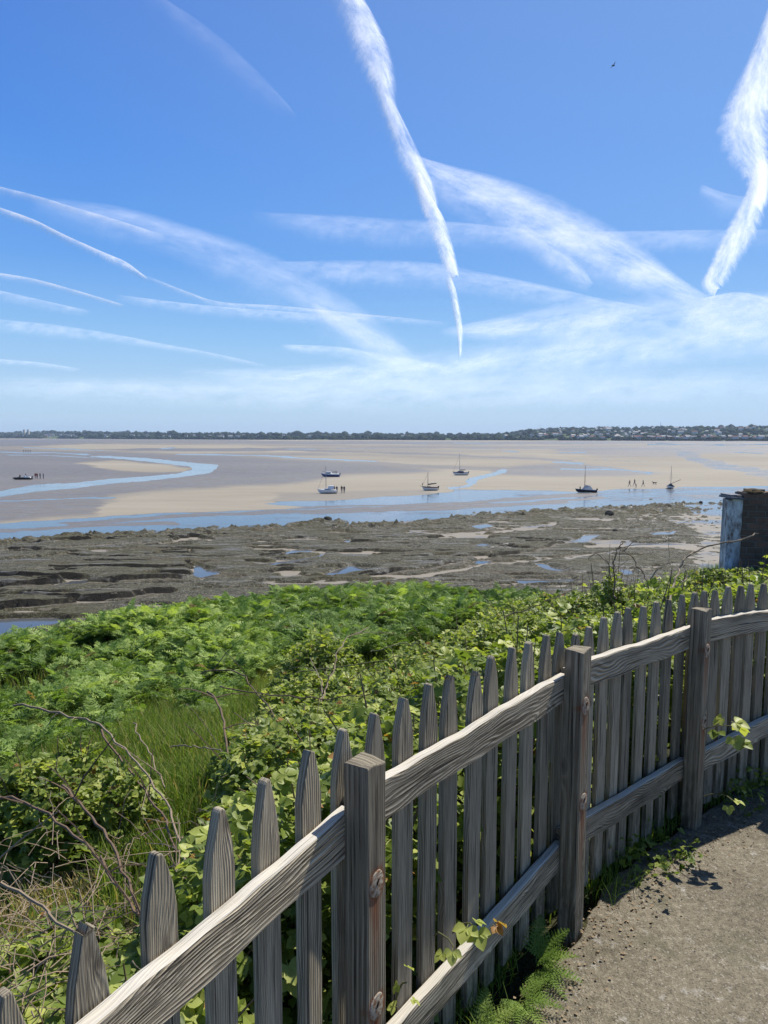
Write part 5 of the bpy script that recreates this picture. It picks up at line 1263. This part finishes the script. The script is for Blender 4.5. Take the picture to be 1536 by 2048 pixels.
pos = np.stack([X, Y, Z + hgt * .75], -1); azs = rng.uniform(0, 2 * np.pi, n); fr = rot_frames(n, azs, rng.uniform(-.1, .95, n), rng.normal(0, .4, n))
sc = rng.uniform(.20, .40, n) * np.clip(Y / 12, .8, 1.15); tn = np.clip(.25 + .45 * (fbm(X * .3, Y * .3, 93, 2)) + rng.normal(0, .20, n) + .55 * (hgt - .45), 0, .92)
tn = np.where(rng.random(n) < .012, 1.0, tn); h1 = rng.random(n) < .5
V, F, T = merge([scatter(*FP1, pos[h1], fr[h1], sc[h1], tn[h1], .004), scatter(*FP1b, pos[~h1], fr[~h1], sc[~h1], tn[~h1], .004)])
tag(arr_mesh('bracken', V, F, M_FERN, attrs={'tint': T}), kind='stuff', label='dense bank of green bracken along the top of the low cliff', cat='bracken')

# grass
def blades(pts, L, tint, wd=.006, lean=.5):
    n = len(pts); az = rng.uniform(0, 2 * np.pi, n); ln = np.abs(rng.normal(lean, .25, n)); d = np.stack([np.sin(az), np.cos(az), np.zeros(n)], -1); side = np.stack([np.cos(az), -np.sin(az), np.zeros(n)], -1) * (wd / 2)
    L = L[:, None]; ln = ln[:, None]; up = np.array([[0, 0, 1.0]])
    p0 = pts; p1 = pts + up * L * .5 + d * L * ln * .18; p2 = pts + up * L * (.9 - .15 * ln) + d * L * ln * .62
    V = np.stack([p0 - side, p0 + side, p1 - side * .85, p1 + side * .85, p2 - side * .15, p2 + side * .15], 1).reshape(-1, 3)
    f = np.array([[0, 1, 3, 2], [2, 3, 5, 4]]); F = (f[None] + (np.arange(n) * 6)[:, None, None]).reshape(-1, 4); return V, F, np.repeat(tint, 6)
n = 330000; Y = rng.uniform(.8, 16, n) ** 1.0; X = rng.uniform(-1, .42, n) * Y * .95; Z = terr(X, Y); u_, v_ = px_of(X, Y, Z)
fd, fs_, _ = seg_dist(X, Y, FL); g_ = fbm(X * 1.4, Y * 1.4, 101, 3); dens = np.where(in_poly(u_, v_, [(-400, 1500), (0, 1460), (180, 1420), (420, 1400), (530, 1350), (660, 1310), (700, 1350), (600, 1450), (470, 1560), (330, 1720), (0, 1900), (-400, 1950)]), .9, .22)
keep = (rng.random(n) < dens * np.clip(3.0 / Y + .25, .3, 1)) & (fs_ > 0) & (fd > .1) & (v_ > 1290)
X, Y, Z, g_, u_, v_ = X[keep], Y[keep], Z[keep], g_[keep], u_[keep], v_[keep]; n = len(X); print('blades', n)
L = .10 + .26 * g_ * (.5 + rng.random(n)) + .10 * np.clip((Y - 4) / 4, 0, 1); tb = ((u_ > 480) & (u_ < 660) & (v_ > 1280) & (v_ < 1400)); L = np.where(tb, .35, L)
dry = in_poly(u_, v_, [(-100, 1690), (80, 1670), (200, 1760), (180, 1850), (60, 1900), (-100, 1900)]); tn = np.clip(.28 + .5 * fbm(X * 2, Y * 2, 103, 3) * 1.0 + rng.normal(0, .14, n) - .10, 0, .90)
tn = np.where(tb, tn * .5 + .45, tn); tn = np.where((rng.random(n) < .11) | (dry & (rng.random(n) < .75)), 1.0, tn); L = np.where(dry, L * .45, L)
V, F, T = blades(np.stack([X, Y, Z - .01], -1), L, tn, .0065)
tag(arr_mesh('grass', V, F, M_GRASS, attrs={'tint': T}), kind='stuff', label='long yellowish green grass on the slope between bracken and brambles', cat='grass')
# patches of grass and creeping growth at the foot of the fence and by the far wall
n = 42000; X = rng.uniform(3.0, 11, n); Y = rng.uniform(8.5, 22, n); Z = terr(X, Y); u_, v_ = px_of(X, Y, Z + .15); keep = in_poly(u_, v_, [(1340, 1160), (1400, 1105), (1450, 1085), (1640, 1085), (1640, 1240), (1300, 1240)])
X, Y, Z = X[keep], Y[keep], Z[keep]; n = len(X); V, F, T = blades(np.stack([X, Y, Z], -1), rng.uniform(.2, .5, n), np.clip(rng.normal(.35, .15, n), 0, .9), .016, .7)
tag(arr_mesh('wall_foot_grass', V, F, M_GRASS, attrs={'tint': T}), kind='stuff', label='rough grass on the bank at the foot of the whitewashed pier', cat='grass')

# leaves of the brambles
def leaflet(det):
    V = []; F = []
    if det: st = [(0, .03), (.16, .30), (.45, .46), (.75, .30), (1.0, .02)]
    else: st = [(0, .04), (.42, .46), (1.0, .04)]
    for t, w_ in st: z = -.12 * t * t; V += [(-w_, t, z + w_ * .35), (0, t, z), (w_, t, z + w_ * .35)]
    for i in range(len(st) - 1):
        for k in (0, 1): a = i * 3 + k; F.append((a, a + 1, a + 4, a + 3))
    return np.array(V, float), np.array(F)
def compound(det):
    v, f = leaflet(det); V = []; F = []; b = 0
    for ang, off, s in ((0, .35, 1.0), (1.15, .28, .82), (-1.15, .28, .82)):
        c, s_ = math.cos(ang), math.sin(ang); q = v * s; x, y = q[:, 0] * c + q[:, 1] * s_, -q[:, 0] * s_ + q[:, 1] * c
        V.append(np.stack([x + math.sin(ang) * .06, y + off, q[:, 2]], -1)); F.append(f + b); b += len(v)
    V.append(np.array([(-.018, 0, 0), (.018, 0, 0), (.018, .36, 0), (-.018, .36, 0)])); F.append(np.array([[b, b + 1, b + 2, b + 3]]))
    return np.concatenate(V), np.concatenate(F)
CL1, CL0 = compound(True), compound(False)
def cane_pts(p, q, rise, k=9, jit=.02):
    p, q = Vector(p), Vector(q); out = []
    for i in range(k):
        t_ = i / (k - 1); v = p.lerp(q, t_) + Vector((random.uniform(-jit, jit), random.uniform(-jit, jit), rise * 4 * t_ * (1 - t_) + random.uniform(-jit, jit) * .7)); out.append(v)
    return out
def thorny(mb, pts, r0, r1, thorns=True, n=5, mi=0):
    k = len(pts); mb.tube(pts, [r0 + (r1 - r0) * i / (k - 1) for i in range(k)], n, mi)
    if thorns:
        for i in range(k - 1):
            a, b = Vector(pts[i]), Vector(pts[i + 1]); L = (b - a).length; m_ = int(L / .035)
            for j in range(m_):
                c = a.lerp(b, (j + random.random()) / m_); t_ = (b - a).normalized(); o = t_.cross(Vector((random.uniform(-1, 1), random.uniform(-1, 1), random.uniform(-1, 1)))).normalized(); r_ = r0 * .85
                e = c + o * (r_ + .009) - t_ * .004; w_ = t_ * .0035; s = t_.cross(o) * .0018; c2 = c + o * r_ * .5
                mb.add([c2 - w_, c2 + w_, c2 + s, e], [(0, 2, 3), (2, 1, 3), (1, 0, 3)], mi)
BUSHES = [
 ('low bramble clump with pale leaves above the left edge, nearest the grass', [(60, 1500, 3.7, .24), (150, 1480, 3.9, .26), (235, 1525, 3.7, .20), (110, 1550, 3.5, .22), (20, 1520, 3.7, .2)]),
 ('bramble growth left of the fence in the middle of the slope', [(500, 1450, 4.4, .26), (570, 1420, 4.6, .42), (545, 1500, 3.7, .30), (480, 1600, 3.1, .18)]),
 ('bramble bush directly behind the first post with dark gaps', [(620, 1450, 3.6, .5), (580, 1560, 2.9, .38), (660, 1500, 2.8, .4), (520, 1650, 2.5, .20), (640, 1400, 4.4, .42)]),
 ('bramble bush with a pale dead branch standing out of it', [(640, 1345, 5.8, .55), (720, 1330, 6.0, .60), (720, 1400, 4.7, .5), (800, 1345, 5.2, .55), (780, 1410, 3.9, .5)]),
 ('small leafy bramble head rising out of the bracken', [(640, 1240, 8.3, .42), (625, 1275, 8.0, .5), (665, 1262, 8.0, .42)]),
 ('bramble bush with a reddish new shoot behind the middle pickets', [(870, 1280, 6.3, .62), (950, 1245, 7.2, .70), (900, 1330, 4.9, .55), (980, 1290, 5.3, .6), (840, 1330, 4.6, .45), (1060, 1270, 5.2, .5)]),
 ('bramble mass filling the slope between bracken edge and second post', [(1050, 1230, 7.2, .8), (1010, 1215, 9.0, .8), (1040, 1185, 10.5, .7), (1110, 1180, 9.6, .8), (1120, 1225, 6.8, .7)]),
 ('tall bramble with an upright leafy spike above the others', [(1210, 1165, 8.2, .75), (1160, 1170, 8.8, .7), (1230, 1100, 7.6, .13), (1232, 1125, 7.6, .17), (1222, 1145, 7.6, .26), (1250, 1190, 7.0, .7), (1190, 1210, 6.2, .6), (1185, 1152, 8.4, .45), (1268, 1150, 8.4, .42), (1215, 1138, 8.0, .35)]),
 ('bramble bush between the spike and the third post', [(1300, 1175, 8.6, .7), (1350, 1165, 8.8, .6), (1300, 1205, 6.4, .55), (1370, 1190, 7.0, .6), (1345, 1140, 9.6, .45), (1310, 1150, 9.0, .45)]),
 ('bramble growth below the dark stone wall at the right edge', [(1440, 1165, 8.5, .7), (1520, 1160, 8.5, .7), (1480, 1180, 6.6, .6), (1560, 1180, 6.4, .6), (1620, 1170, 8, .8), (1400, 1160, 9.5, .6), (1470, 1138, 12.3, .6), (1515, 1142, 12.2, .7), (1425, 1130, 12.5, .5), (1570, 1140, 12.0, .7)]),
 ('leafy undergrowth behind the lowest left pickets', [(400, 1720, 2.1, .24), (300, 1900, 1.75, .20), (430, 1830, 1.8, .20), (180, 1990, 1.55, .18), (60, 1900, 2.1, .26), (20, 2010, 1.7, .26), (120, 1850, 2.4, .22)]),
]
def fence_pt(t_, s):
    L = 0
    for i in range(len(FL) - 1):
        a, b, d, nrm = fl_frame(i); l = (b - a).length
        if t_ <= L + l or i == len(FL) - 2: q = a + d * (t_ - L) + nrm * s; return q
        L += l
hug = []
for k in range(26):
    t_ = 1.45 + k * .22; s = .42 + .12 * math.sin(k * 1.7); top = float(np.interp(t_, [1.4, 2.2, 2.8, 4, 6.5], [.42, .50, .86, .98, 1.0])) + .06 * math.sin(k * 2.9); hug.append((t_, s, top, .30))
allb = 0
TERR0 = lambda x, y: tz(x, y)
def make_bush(label, blobs, world=None, lfs=1.0):
    global allb
    cs = []
    for q in blobs: p = at_d(q[0], q[1], q[2]); r_ = q[3]; cs.append((p.x, p.y, p.z, r_))
    if world: cs += world
    cx, cy = np.mean([c[0] for c in cs]), np.mean([c[1] for c in cs]); root = empty('bramble_bush', (cx, cy, tz(cx, cy)), label=label, cat='bramble', group=None)
    parts = []; mb = MB()
    for x, y, zt, r_ in cs:
        g = tz(x, y); H = max(.15, zt - g); D = y; big = 1.0 if D < 5 else (1.08 if D < 8 else 1.10)
        area = 2.2 * r_ * r_ * 3.14 + 2 * 3.14 * r_ * H * .5; nl = int(area * (620 if D < 4.5 else (470 if D < 8 else 360)) * lfs)
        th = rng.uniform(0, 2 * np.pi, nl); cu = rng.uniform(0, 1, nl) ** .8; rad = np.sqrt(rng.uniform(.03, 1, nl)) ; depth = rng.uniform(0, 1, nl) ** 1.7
        lump = .78 + .5 * fbm(x * 3 + np.cos(th) * 1.7 + 20, y * 3 + np.sin(th) * 1.7 + 20, 111, 2)
        rx = r_ * lump * np.sqrt(np.clip(1 - (1 - rad) * 0, 0, 1)) * rad
        zz = g + H * (np.sqrt(np.clip(1 - (rad * .93) ** 2.2, 0, 1)) * (.85 + .3 * (fbm(x * 5 + rad * np.cos(th) * 3 + 30, y * 5 + rad * np.sin(th) * 3 + 30, 112, 2) - .3)) * (1 - depth * .75)) + rng.normal(0, .02, nl)
        P = np.stack([x + rx * np.cos(th), y + rx * np.sin(th), zz], -1)
        az_ = np.where(rng.random(nl) < .55, np.pi / 2 - th, rng.uniform(0, 2 * np.pi, nl)); tilt = rng.normal(.05, .45, nl); roll = rng.normal(0, .45, nl)
        fr = rot_frames(nl, az_, tilt, roll); sc = rng.uniform(.028, .052, nl) * big * (1.0 if lfs <= 1 else .9)
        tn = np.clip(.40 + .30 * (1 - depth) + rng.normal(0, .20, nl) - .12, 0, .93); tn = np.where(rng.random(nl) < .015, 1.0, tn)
        fd_, fs2, _ = seg_dist(P[:, 0], P[:, 1], [(a.x, a.y) for a in off_line(.12)]); ok = (fs2 > 0); P, fr, sc, tn = P[ok], fr[ok], sc[ok], tn[ok]
        if len(P): parts.append(scatter(*(CL1 if D < 4.2 else CL0), P, fr, sc, tn))
        for k in range(int(6 + 10 * r_)):
            a = random.uniform(0, 6.28); rr_ = r_ * random.uniform(.2, 1.0); e = Vector((x + math.cos(a) * rr_, y + math.sin(a) * rr_, g + H * random.uniform(.5, 1.08)))
            b_ = Vector((x + random.uniform(-.3, .3) * r_, y + random.uniform(-.3, .3) * r_, g - .02)); pts = cane_pts(b_, e, .10, 6, .012)
            dd, ss, _ = seg_dist(np.array([p.x for p in pts]), np.array([p.y for p in pts]), [(a_.x, a_.y) for a_ in off_line(.10)])
            if (ss > 0).all(): mb.tube(pts, [.005, .0045, .004, .004, .003, .002], 4 if D > 4 else 5, caps=False)
    inv = Matrix.Translation(-root.location)
    V, F, T = [np.concatenate(z) if i != 1 else z for i, z in enumerate(zip(*parts))]
    b = 0; Fl = []
    dmix = {}
    b = 0
    for (v, f, t_) in parts: Fl.append(f + b); b += len(v)
    allb += b
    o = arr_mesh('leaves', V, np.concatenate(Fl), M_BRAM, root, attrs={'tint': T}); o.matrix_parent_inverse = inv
    if len(mb.v) > 150: s_ = mb.build('stems', M_CANE, root); s_.matrix_parent_inverse = inv
    return root
for lab, bl in BUSHES: make_bush(lab, bl)
hw = []
for t_, s, top, r_ in hug: q = fence_pt(t_, s); hw.append((q.x, q.y, top, r_))
make_bush('leafy bramble pressed against the back of the pickets between first and second post', [], hw[:9], .8)
make_bush('leafy bramble pressed against the back of the pickets between second and third post', [], hw[9:14], .8)
make_bush('leafy bramble pressed against the back of the pickets beyond the third post', [], hw[14:], .8)
print('bramble verts', allb)

# single canes that read on their own
def cane(pxs, r0, r1, mat, label, thorns=True, side=0, name='bramble_cane'):
    pts = [at_d(*q) for q in pxs]
    # smooth
    out = []
    for i in range(len(pts) - 1):
        p0, p1, p2, p3 = pts[max(0, i - 1)], pts[i], pts[i + 1], pts[min(len(pts) - 1, i + 2)]
        for k in range(4):
            t_ = k / 4; out.append(.5 * ((2 * p1) + (p2 - p0) * t_ + (2 * p0 - 5 * p1 + 4 * p2 - p3) * t_**2 + (3 * p1 - p0 - 3 * p2 + p3) * t_**3) + Vector([random.uniform(-1, 1) * .0025 * p1.y for _ in range(3)]))
    out.append(pts[-1]); r0 *= .8; r1 *= .8; mb = MB(); thorny(mb, out, r0, r1, thorns, 6)
    for k in range(side):
        i = random.randrange(2, len(out) - 1); p = out[i]; e = p + Vector((random.uniform(-.25, .25), random.uniform(-.1, .1), random.uniform(-.1, .22))) * (1 + p.y * .08)
        thorny(mb, cane_pts(p, e, .02, 5, .006), r1 * .9, r1 * .4, thorns and p.y < 4, 4)
    return tag(mb.build(name, mat, None, False), label, 'bramble cane')
cane([(-60, 1745, 1.9), (0, 1766, 1.88), (75, 1806, 1.82), (107, 1837, 1.76), (146, 1866, 1.70), (190, 1920, 1.6)], .0062, .0045, M_DEAD, 'smooth brown dead cane reaching the second picket from the left', False, 2)
cane([(-30, 1600, 2.75), (20, 1597, 2.7), (80, 1620, 2.6), (145, 1668, 2.45), (190, 1712, 2.3), (240, 1778, 2.1), (278, 1830, 1.95)], .0072, .0055, M_CANE, 'thick thorny cane running down from the left edge to the third picket', True, 4)
cane([(128, 1572, 2.8), (170, 1620, 2.65), (215, 1676, 2.45), (240, 1722, 2.3), (268, 1800, 2.1), (295, 1870, 1.9)], .0075, .0055, M_CANE, 'thick dark thorny cane under the left bramble clump', True, 4)
cane([(30, 1408, 4.6), (100, 1422, 4.5), (172, 1440, 4.3), (208, 1458, 4.1), (262, 1512, 3.8), (300, 1562, 3.5), (338, 1622, 3.2), (362, 1690, 2.8), (380, 1760, 2.5)], .0085, .006, M_DEAD, 'long pale cane arching from the upper left down toward the pickets', True, 5)
cane([(200, 1462, 4.2), (250, 1530, 3.9), (290, 1580, 3.6), (330, 1640, 3.2), (352, 1700, 2.8)], .009, .006, M_CANE, 'thick brown cane running just beneath the long pale arching cane', True, 3)
cane([(268, 1445, 4.2), (285, 1480, 4.0), (308, 1528, 3.7), (330, 1575, 3.4)], .005, .004, M_DEAD, 'short pale twig crossing the grass right of the arching cane', True, 1)
cane([(340, 1492, 4.0), (380, 1493, 3.9), (420, 1497, 3.8), (455, 1506, 3.7)], .005, .004, M_DEAD, 'level pale twig over the grass', True, 1)
cane([(418, 1380, 5.0), (440, 1420, 4.7), (450, 1470, 4.3), (456, 1520, 4.0), (460, 1580, 3.6)], .010, .007, M_CANE, 'dark upright stem with bent tip in the middle of the slope', True, 5)
cane([(400, 1345, 5.3), (460, 1340, 5.2), (500, 1365, 5.0), (540, 1420, 4.6), (562, 1466, 4.2)], .007, .005, M_CANE, 'arching cane over the middle bramble growth', True, 3)
cane([(440, 1375, 5.0), (520, 1385, 4.8), (600, 1395, 4.6), (680, 1396, 4.5), (740, 1388, 4.5)], .006, .004, M_CANE, 'long level dark cane behind the first post', True, 4)
cane([(642, 1408, 4.7), (655, 1370, 4.9), (666, 1345, 5.0), (674, 1308, 5.2), (696, 1275, 5.4), (738, 1256, 5.6)], .008, .004, M_DEAD, 'pale dead branch curving upright out of the brambles', False, 3)
cane([(646, 1400, 4.8), (640, 1350, 5.0), (620, 1315, 5.2)], .007, .003, M_DEAD, 'short left fork of the pale upright dead branch', False, 1)
cane([(594, 1346, 5.3), (650, 1338, 5.3), (700, 1332, 5.3), (756, 1322, 5.3), (812, 1312, 5.4)], .006, .004, M_GCANE, 'long pale green cane crossing the brambles at a low slant', False, 0)
cane([(738, 1302, 6.0), (770, 1296, 6.0), (800, 1290, 6.1), (838, 1288, 6.2)], .008, .006, M_GCANE, 'short pale green cane end above the long slanting one', False, 0)
cane([(1335, 1240, 6.5), (1348, 1170, 7.0), (1359, 1135, 7.2), (1381, 1110, 7.3), (1413, 1091, 7.4), (1450, 1083, 7.4), (1486, 1077, 7.4), (1517, 1068, 7.4)], .014, .010, M_DEAD, 'high arching cane reaching across the dark stone wall', True, 1)
cane([(1290, 1200, 7.4), (1298, 1172, 7.4), (1280, 1140, 7.5), (1262, 1110, 7.6), (1240, 1098, 7.7)], .010, .006, M_CANE, 'dark arching cane right of the upright leafy spike', True, 1)
cane([(1232, 1200, 7.4), (1226, 1150, 7.5), (1228, 1120, 7.5), (1236, 1096, 7.5), (1246, 1086, 7.5)], .012, .005, M_CANE, 'upright stem inside the leafy spike', True, 3)
cane([(1222, 1160, 7.5), (1212, 1125, 7.5), (1196, 1108, 7.6), (1176, 1118, 7.7)], .008, .004, M_CANE, 'thin cane bending left from the leafy spike', True, 0)
cane([(1298, 1165, 8.0), (1318, 1140, 8.0), (1334, 1128, 8.0), (1345, 1126, 8.0)], .010, .005, M_DEAD, 'short pale twig between the spike and the arching cane', False, 1)
cane([(1360, 1180, 7.0), (1372, 1150, 7.2), (1370, 1130, 7.3)], .010, .006, M_DEAD, 'pale broken stem under the arching cane', False, 0)
cane([(1000, 1235, 7.5), (1060, 1215, 7.6), (1100, 1200, 7.6), (1150, 1178, 7.8)], .008, .005, M_CANE, 'dark cane slanting up across the bramble mass', True, 0)
# tangle of dead twigs low on the left
mb = MB(); cr = random.Random(4)
for k in range(230):
    px, py = cr.uniform(-80, 430), cr.gauss(1830, 100); D = float(np.interp(py, [1550, 1700, 1850, 2048], [3.3, 2.5, 2.0, 1.6])) * cr.uniform(.9, 1.1)
    p = at_d(px, py, D); g = tz(p.x, p.y)
    if px > 250 and py > 1750 and cr.random() < .6: continue
    p.z = max(g, min(p.z, g + .45)); a = cr.uniform(0, 6.28); L = cr.uniform(.08, .35); e = p + Vector((math.cos(a) * L, math.sin(a) * L, cr.uniform(-.12, .16)))
    dd, ss, _ = seg_dist(np.array([p.x, e.x]), np.array([p.y, e.y]), [(q.x, q.y) for q in off_line(.10)])
    if (ss < 0).any(): continue
    pts = cane_pts(p, e, cr.uniform(-.03, .06), 5, .008); mb.tube(pts, [.0020, .0018, .0015, .0012, .0008], 4, caps=False)
tag(mb.build('dead_twigs', M_DEAD, None), kind='stuff', label='tangle of dry brown twigs among the undergrowth at lower left', cat='twigs')

# ferns close to the fence: single plants, each frond a part
def fern(loc, fronds, label, tint=.6):
    root = empty('fern', loc, label=label, cat='fern')
    for az_, tilt, L, z in fronds:
        fr = rot_frames(1, np.array([az_]), np.array([tilt]), np.array([random.uniform(-.3, .3)]))
        V, F, T = scatter(*FP2, np.array([[0, 0, z]]), fr, np.array([L]), np.array([tint + random.uniform(-.1, .15)])); arr_mesh('frond', V, F, M_FERN, root, attrs={'tint': T})
    return root
def on_ground(px, py): return on_z(px, py, -.02)
q = fence_pt(2.62, -.02)
# path-side fern at the foot of the second post
base = on_z(1092, 1948, 0.0); fern((base.x - .03, base.y + .02, -.01), [(R(60), .75, .18, .02), (R(85), .45, .16, .02), (R(115), .30, .165, .01), (R(150), .25, .16, .01), (R(185), .30, .17, .01), (R(20), .8, .17, .03), (R(125), .9, .17, .03)], 'small green fern growing at the foot of the second post onto the path', .52)
base = on_z(1050, 2008, 0.0); fern((base.x - .02, base.y, -.01), [(R(110), .35, .15, .02), (R(150), .25, .15, .01), (R(190), .35, .14, .01), (R(60), .5, .14, .02), (R(220), .4, .13, .02)], 'second small fern on the path edge just below the first, toward the bottom', .55)
base = on_z(965, 2085, 0.0); fern((base.x, base.y, -.01), [(R(60), .6, .17, .02), (R(110), .5, .16, .02), (R(10), .7, .15, .02)], 'fern tip poking up at the bottom edge beside the lower rail', .7)
for t_, s, lab, n_ in ((1.55, .34, 'fern seen through the gaps left of the first post, below the rail', 9), (1.85, .50, 'fern behind the pickets right under the fifth picket', 9), (1.20, .45, 'fern behind the third and fourth pickets from the left', 9), (.85, .45, 'fern in the bottom left corner behind the pickets', 8), (2.25, .30, 'fern behind the pickets just right of the first post, near the ground', 7)):
    q = fence_pt(t_, s); g = tz(q.x, q.y)
    fern((q.x, q.y, g), [(random.uniform(0, 6.28), random.uniform(.7, 1.2), random.uniform(.40, .58), .02 + .05 * random.random()) for _ in range(n_)], lab, .62)

# sprigs that come through the fence
def sprig(px, py, D, specs, label, col=0.9, cane_to=None):
    p = at_d(px, py, D); root = empty('bramble_sprig', p, label=label, cat='bramble sprig'); V0 = []
    for dx, dz, az_, s, tn_ in specs:
        fr = rot_frames(1, np.array([az_]), np.array([random.uniform(-.9, -.1)]), np.array([random.uniform(-.4, .4)])); V, F, T = scatter(*CL1, np.array([[dx, 0, dz]]), fr, np.array([s]), np.array([tn_])); arr_mesh('leaf', V, F, M_BRAM, root, attrs={'tint': T})
    mb = MB(); e = Vector(cane_to) if cane_to else Vector((-.1, .1, -.05)); mb.tube(cane_pts(Vector((0, 0, 0)), e, .02, 5, .003), .0022, 5); mb.build('stem', M_GCANE, root); return root
sprig(952, 1856, 1.72, [(-.02, .012, 3.6, .045, .80), (.0, .0, 2.9, .042, .72), (-.01, .02, 1.5, .03, .75), (.052, .02, 1.2, .030, .99), (.045, .01, 2.4, .026, 1.0)], 'bramble sprig with bright green and yellow leaves resting on the lower rail', cane_to=(-.05, .09, -.08))
sprig(905, 1895, 1.62, [(0, 0, 3.3, .030, .85), (-.02, -.01, 4.2, .026, .8)], 'tiny bramble shoot on the lower rail left of the bright sprig', cane_to=(-.04, .08, -.03))
sprig(1462, 1452, 2.92, [(0, .02, 2.2, .055, .85), (.03, 0, 1.2, .05, .8), (.01, -.04, 3.0, .05, .7), (-.05, -.02, 4.0, .05, .4), (.04, -.07, 2.6, .045, .6), (-.03, .04, 5.0, .045, .85)], 'bramble sprig with bright leaves growing through the pickets beyond the third post', cane_to=(-.1, .16, -.12))
sprig(1466, 1600, 2.75, [(0, 0, 2.2, .035, .85), (-.02, -.02, 3.3, .03, .7)], 'small green shoot at the foot of the fence beyond the third post', cane_to=(-.06, .12, -.05))
sprig(812, 1965, 1.52, [(0, .04, 1.0, .020, .8), (-.015, .0, 4.2, .022, .75), (.01, -.04, 2.0, .02, .8), (-.02, -.06, 5.0, .022, .85)], 'wispy green shoot in the gap right of the first post near the bottom', cane_to=(-.03, .06, -.12))

n = 9000; tl = rng.uniform(1.5, 6.6, n); sl = rng.uniform(-.05, .30, n); cl_ = fbm(tl * 3.1, sl * 4, 131, 2); k = cl_ > np.where(sl < .04, .60, .42); tl, sl = tl[k], sl[k]
pts_ = np.array([[fence_pt(a, b).x, fence_pt(a, b).y, -.03] for a, b in zip(tl, sl)]); V, F, T = blades(pts_, rng.uniform(.05, .16, len(tl)), np.clip(rng.normal(.4, .2, len(tl)), 0, 1), .0035, .7)
tag(arr_mesh('fence_foot_grass', V, F, M_GRASS, attrs={'tint': T}), kind='stuff', label='thin grass tufts along the foot of the picket fence', cat='grass')
# weeds and leaf litter along the foot of the fence
n = 2600; tl = rng.uniform(1.9, 6.8, n); sl = rng.normal(.02, .09, n); pts_ = np.array([[fence_pt(a, b).x, fence_pt(a, b).y, .0] for a, b in zip(tl, sl)]); ss = np.abs(sl) < .35
pts_[:, 2] = rng.uniform(0, .05, n) * (1 + 1.5 * (fbm(tl * 3, tl * 0, 121) > .5)); fr = rot_frames(n, rng.uniform(0, 6.28, n), rng.normal(.3, .5, n), rng.normal(0, .5, n))
clump = fbm(tl * 2.2, tl * 0 + 4, 122, 2); k = (clump > .47) & (tl > 2.1)
V, F, T = scatter(*CL0, pts_[k], fr[k], rng.uniform(.012, .024, n)[k], np.clip(rng.normal(.35, .2, n), 0, .9)[k])
tag(arr_mesh('fence_foot_weeds', V, F, M_BRAM, attrs={'tint': T}), kind='stuff', label='low dark weeds growing along the foot of the fence', cat='weeds')
n = 1500; tl = rng.uniform(1.5, 6.5, n); sl = -np.abs(rng.normal(.05, .09, n)); pts_ = np.array([[fence_pt(a, b).x, fence_pt(a, b).y, .004] for a, b in zip(tl, sl)])
fr = rot_frames(n, rng.uniform(0, 6.28, n), rng.normal(0, .25, n), rng.normal(0, .3, n)); v, f = leaflet(False)
V, F, T = scatter(v, f, pts_, fr, rng.uniform(.006, .014, n), np.where(rng.random(n) < .7, 1.0, .3))
tag(arr_mesh('leaf_litter', V, F, mat_leaf('litter', (.05, .035, .02), (.10, .07, .035), (.18, .12, .06), .1, .8, (.26, .19, .11)), attrs={'tint': T}), kind='stuff', label='dry leaf litter scattered on the path along the fence', cat='leaf litter')

# ---------------------------------------------------------------- the air over the estuary
mh = bpy.data.materials.new('air'); mh.use_nodes = True; mh.node_tree.nodes.clear()
ho = mh.node_tree.nodes.new('ShaderNodeOutputMaterial'); hv_ = mh.node_tree.nodes.new('ShaderNodeVolumePrincipled')
hv_.inputs['Color'].default_value = (.62, .78, 1, 1); hv_.inputs['Density'].default_value = 0.00008; hv_.inputs['Anisotropy'].default_value = .1
mh.node_tree.links.new(hv_.outputs[0], ho.inputs['Volume'])
mb = MB(); mb.box((0, 4300, (SEA - 3 + 110) / 2), (14000, 9400, 110 - (SEA - 3))); tag(mb.build('haze', mh), kind='stuff', label='faint blue haze in the air over the estuary', cat='haze')
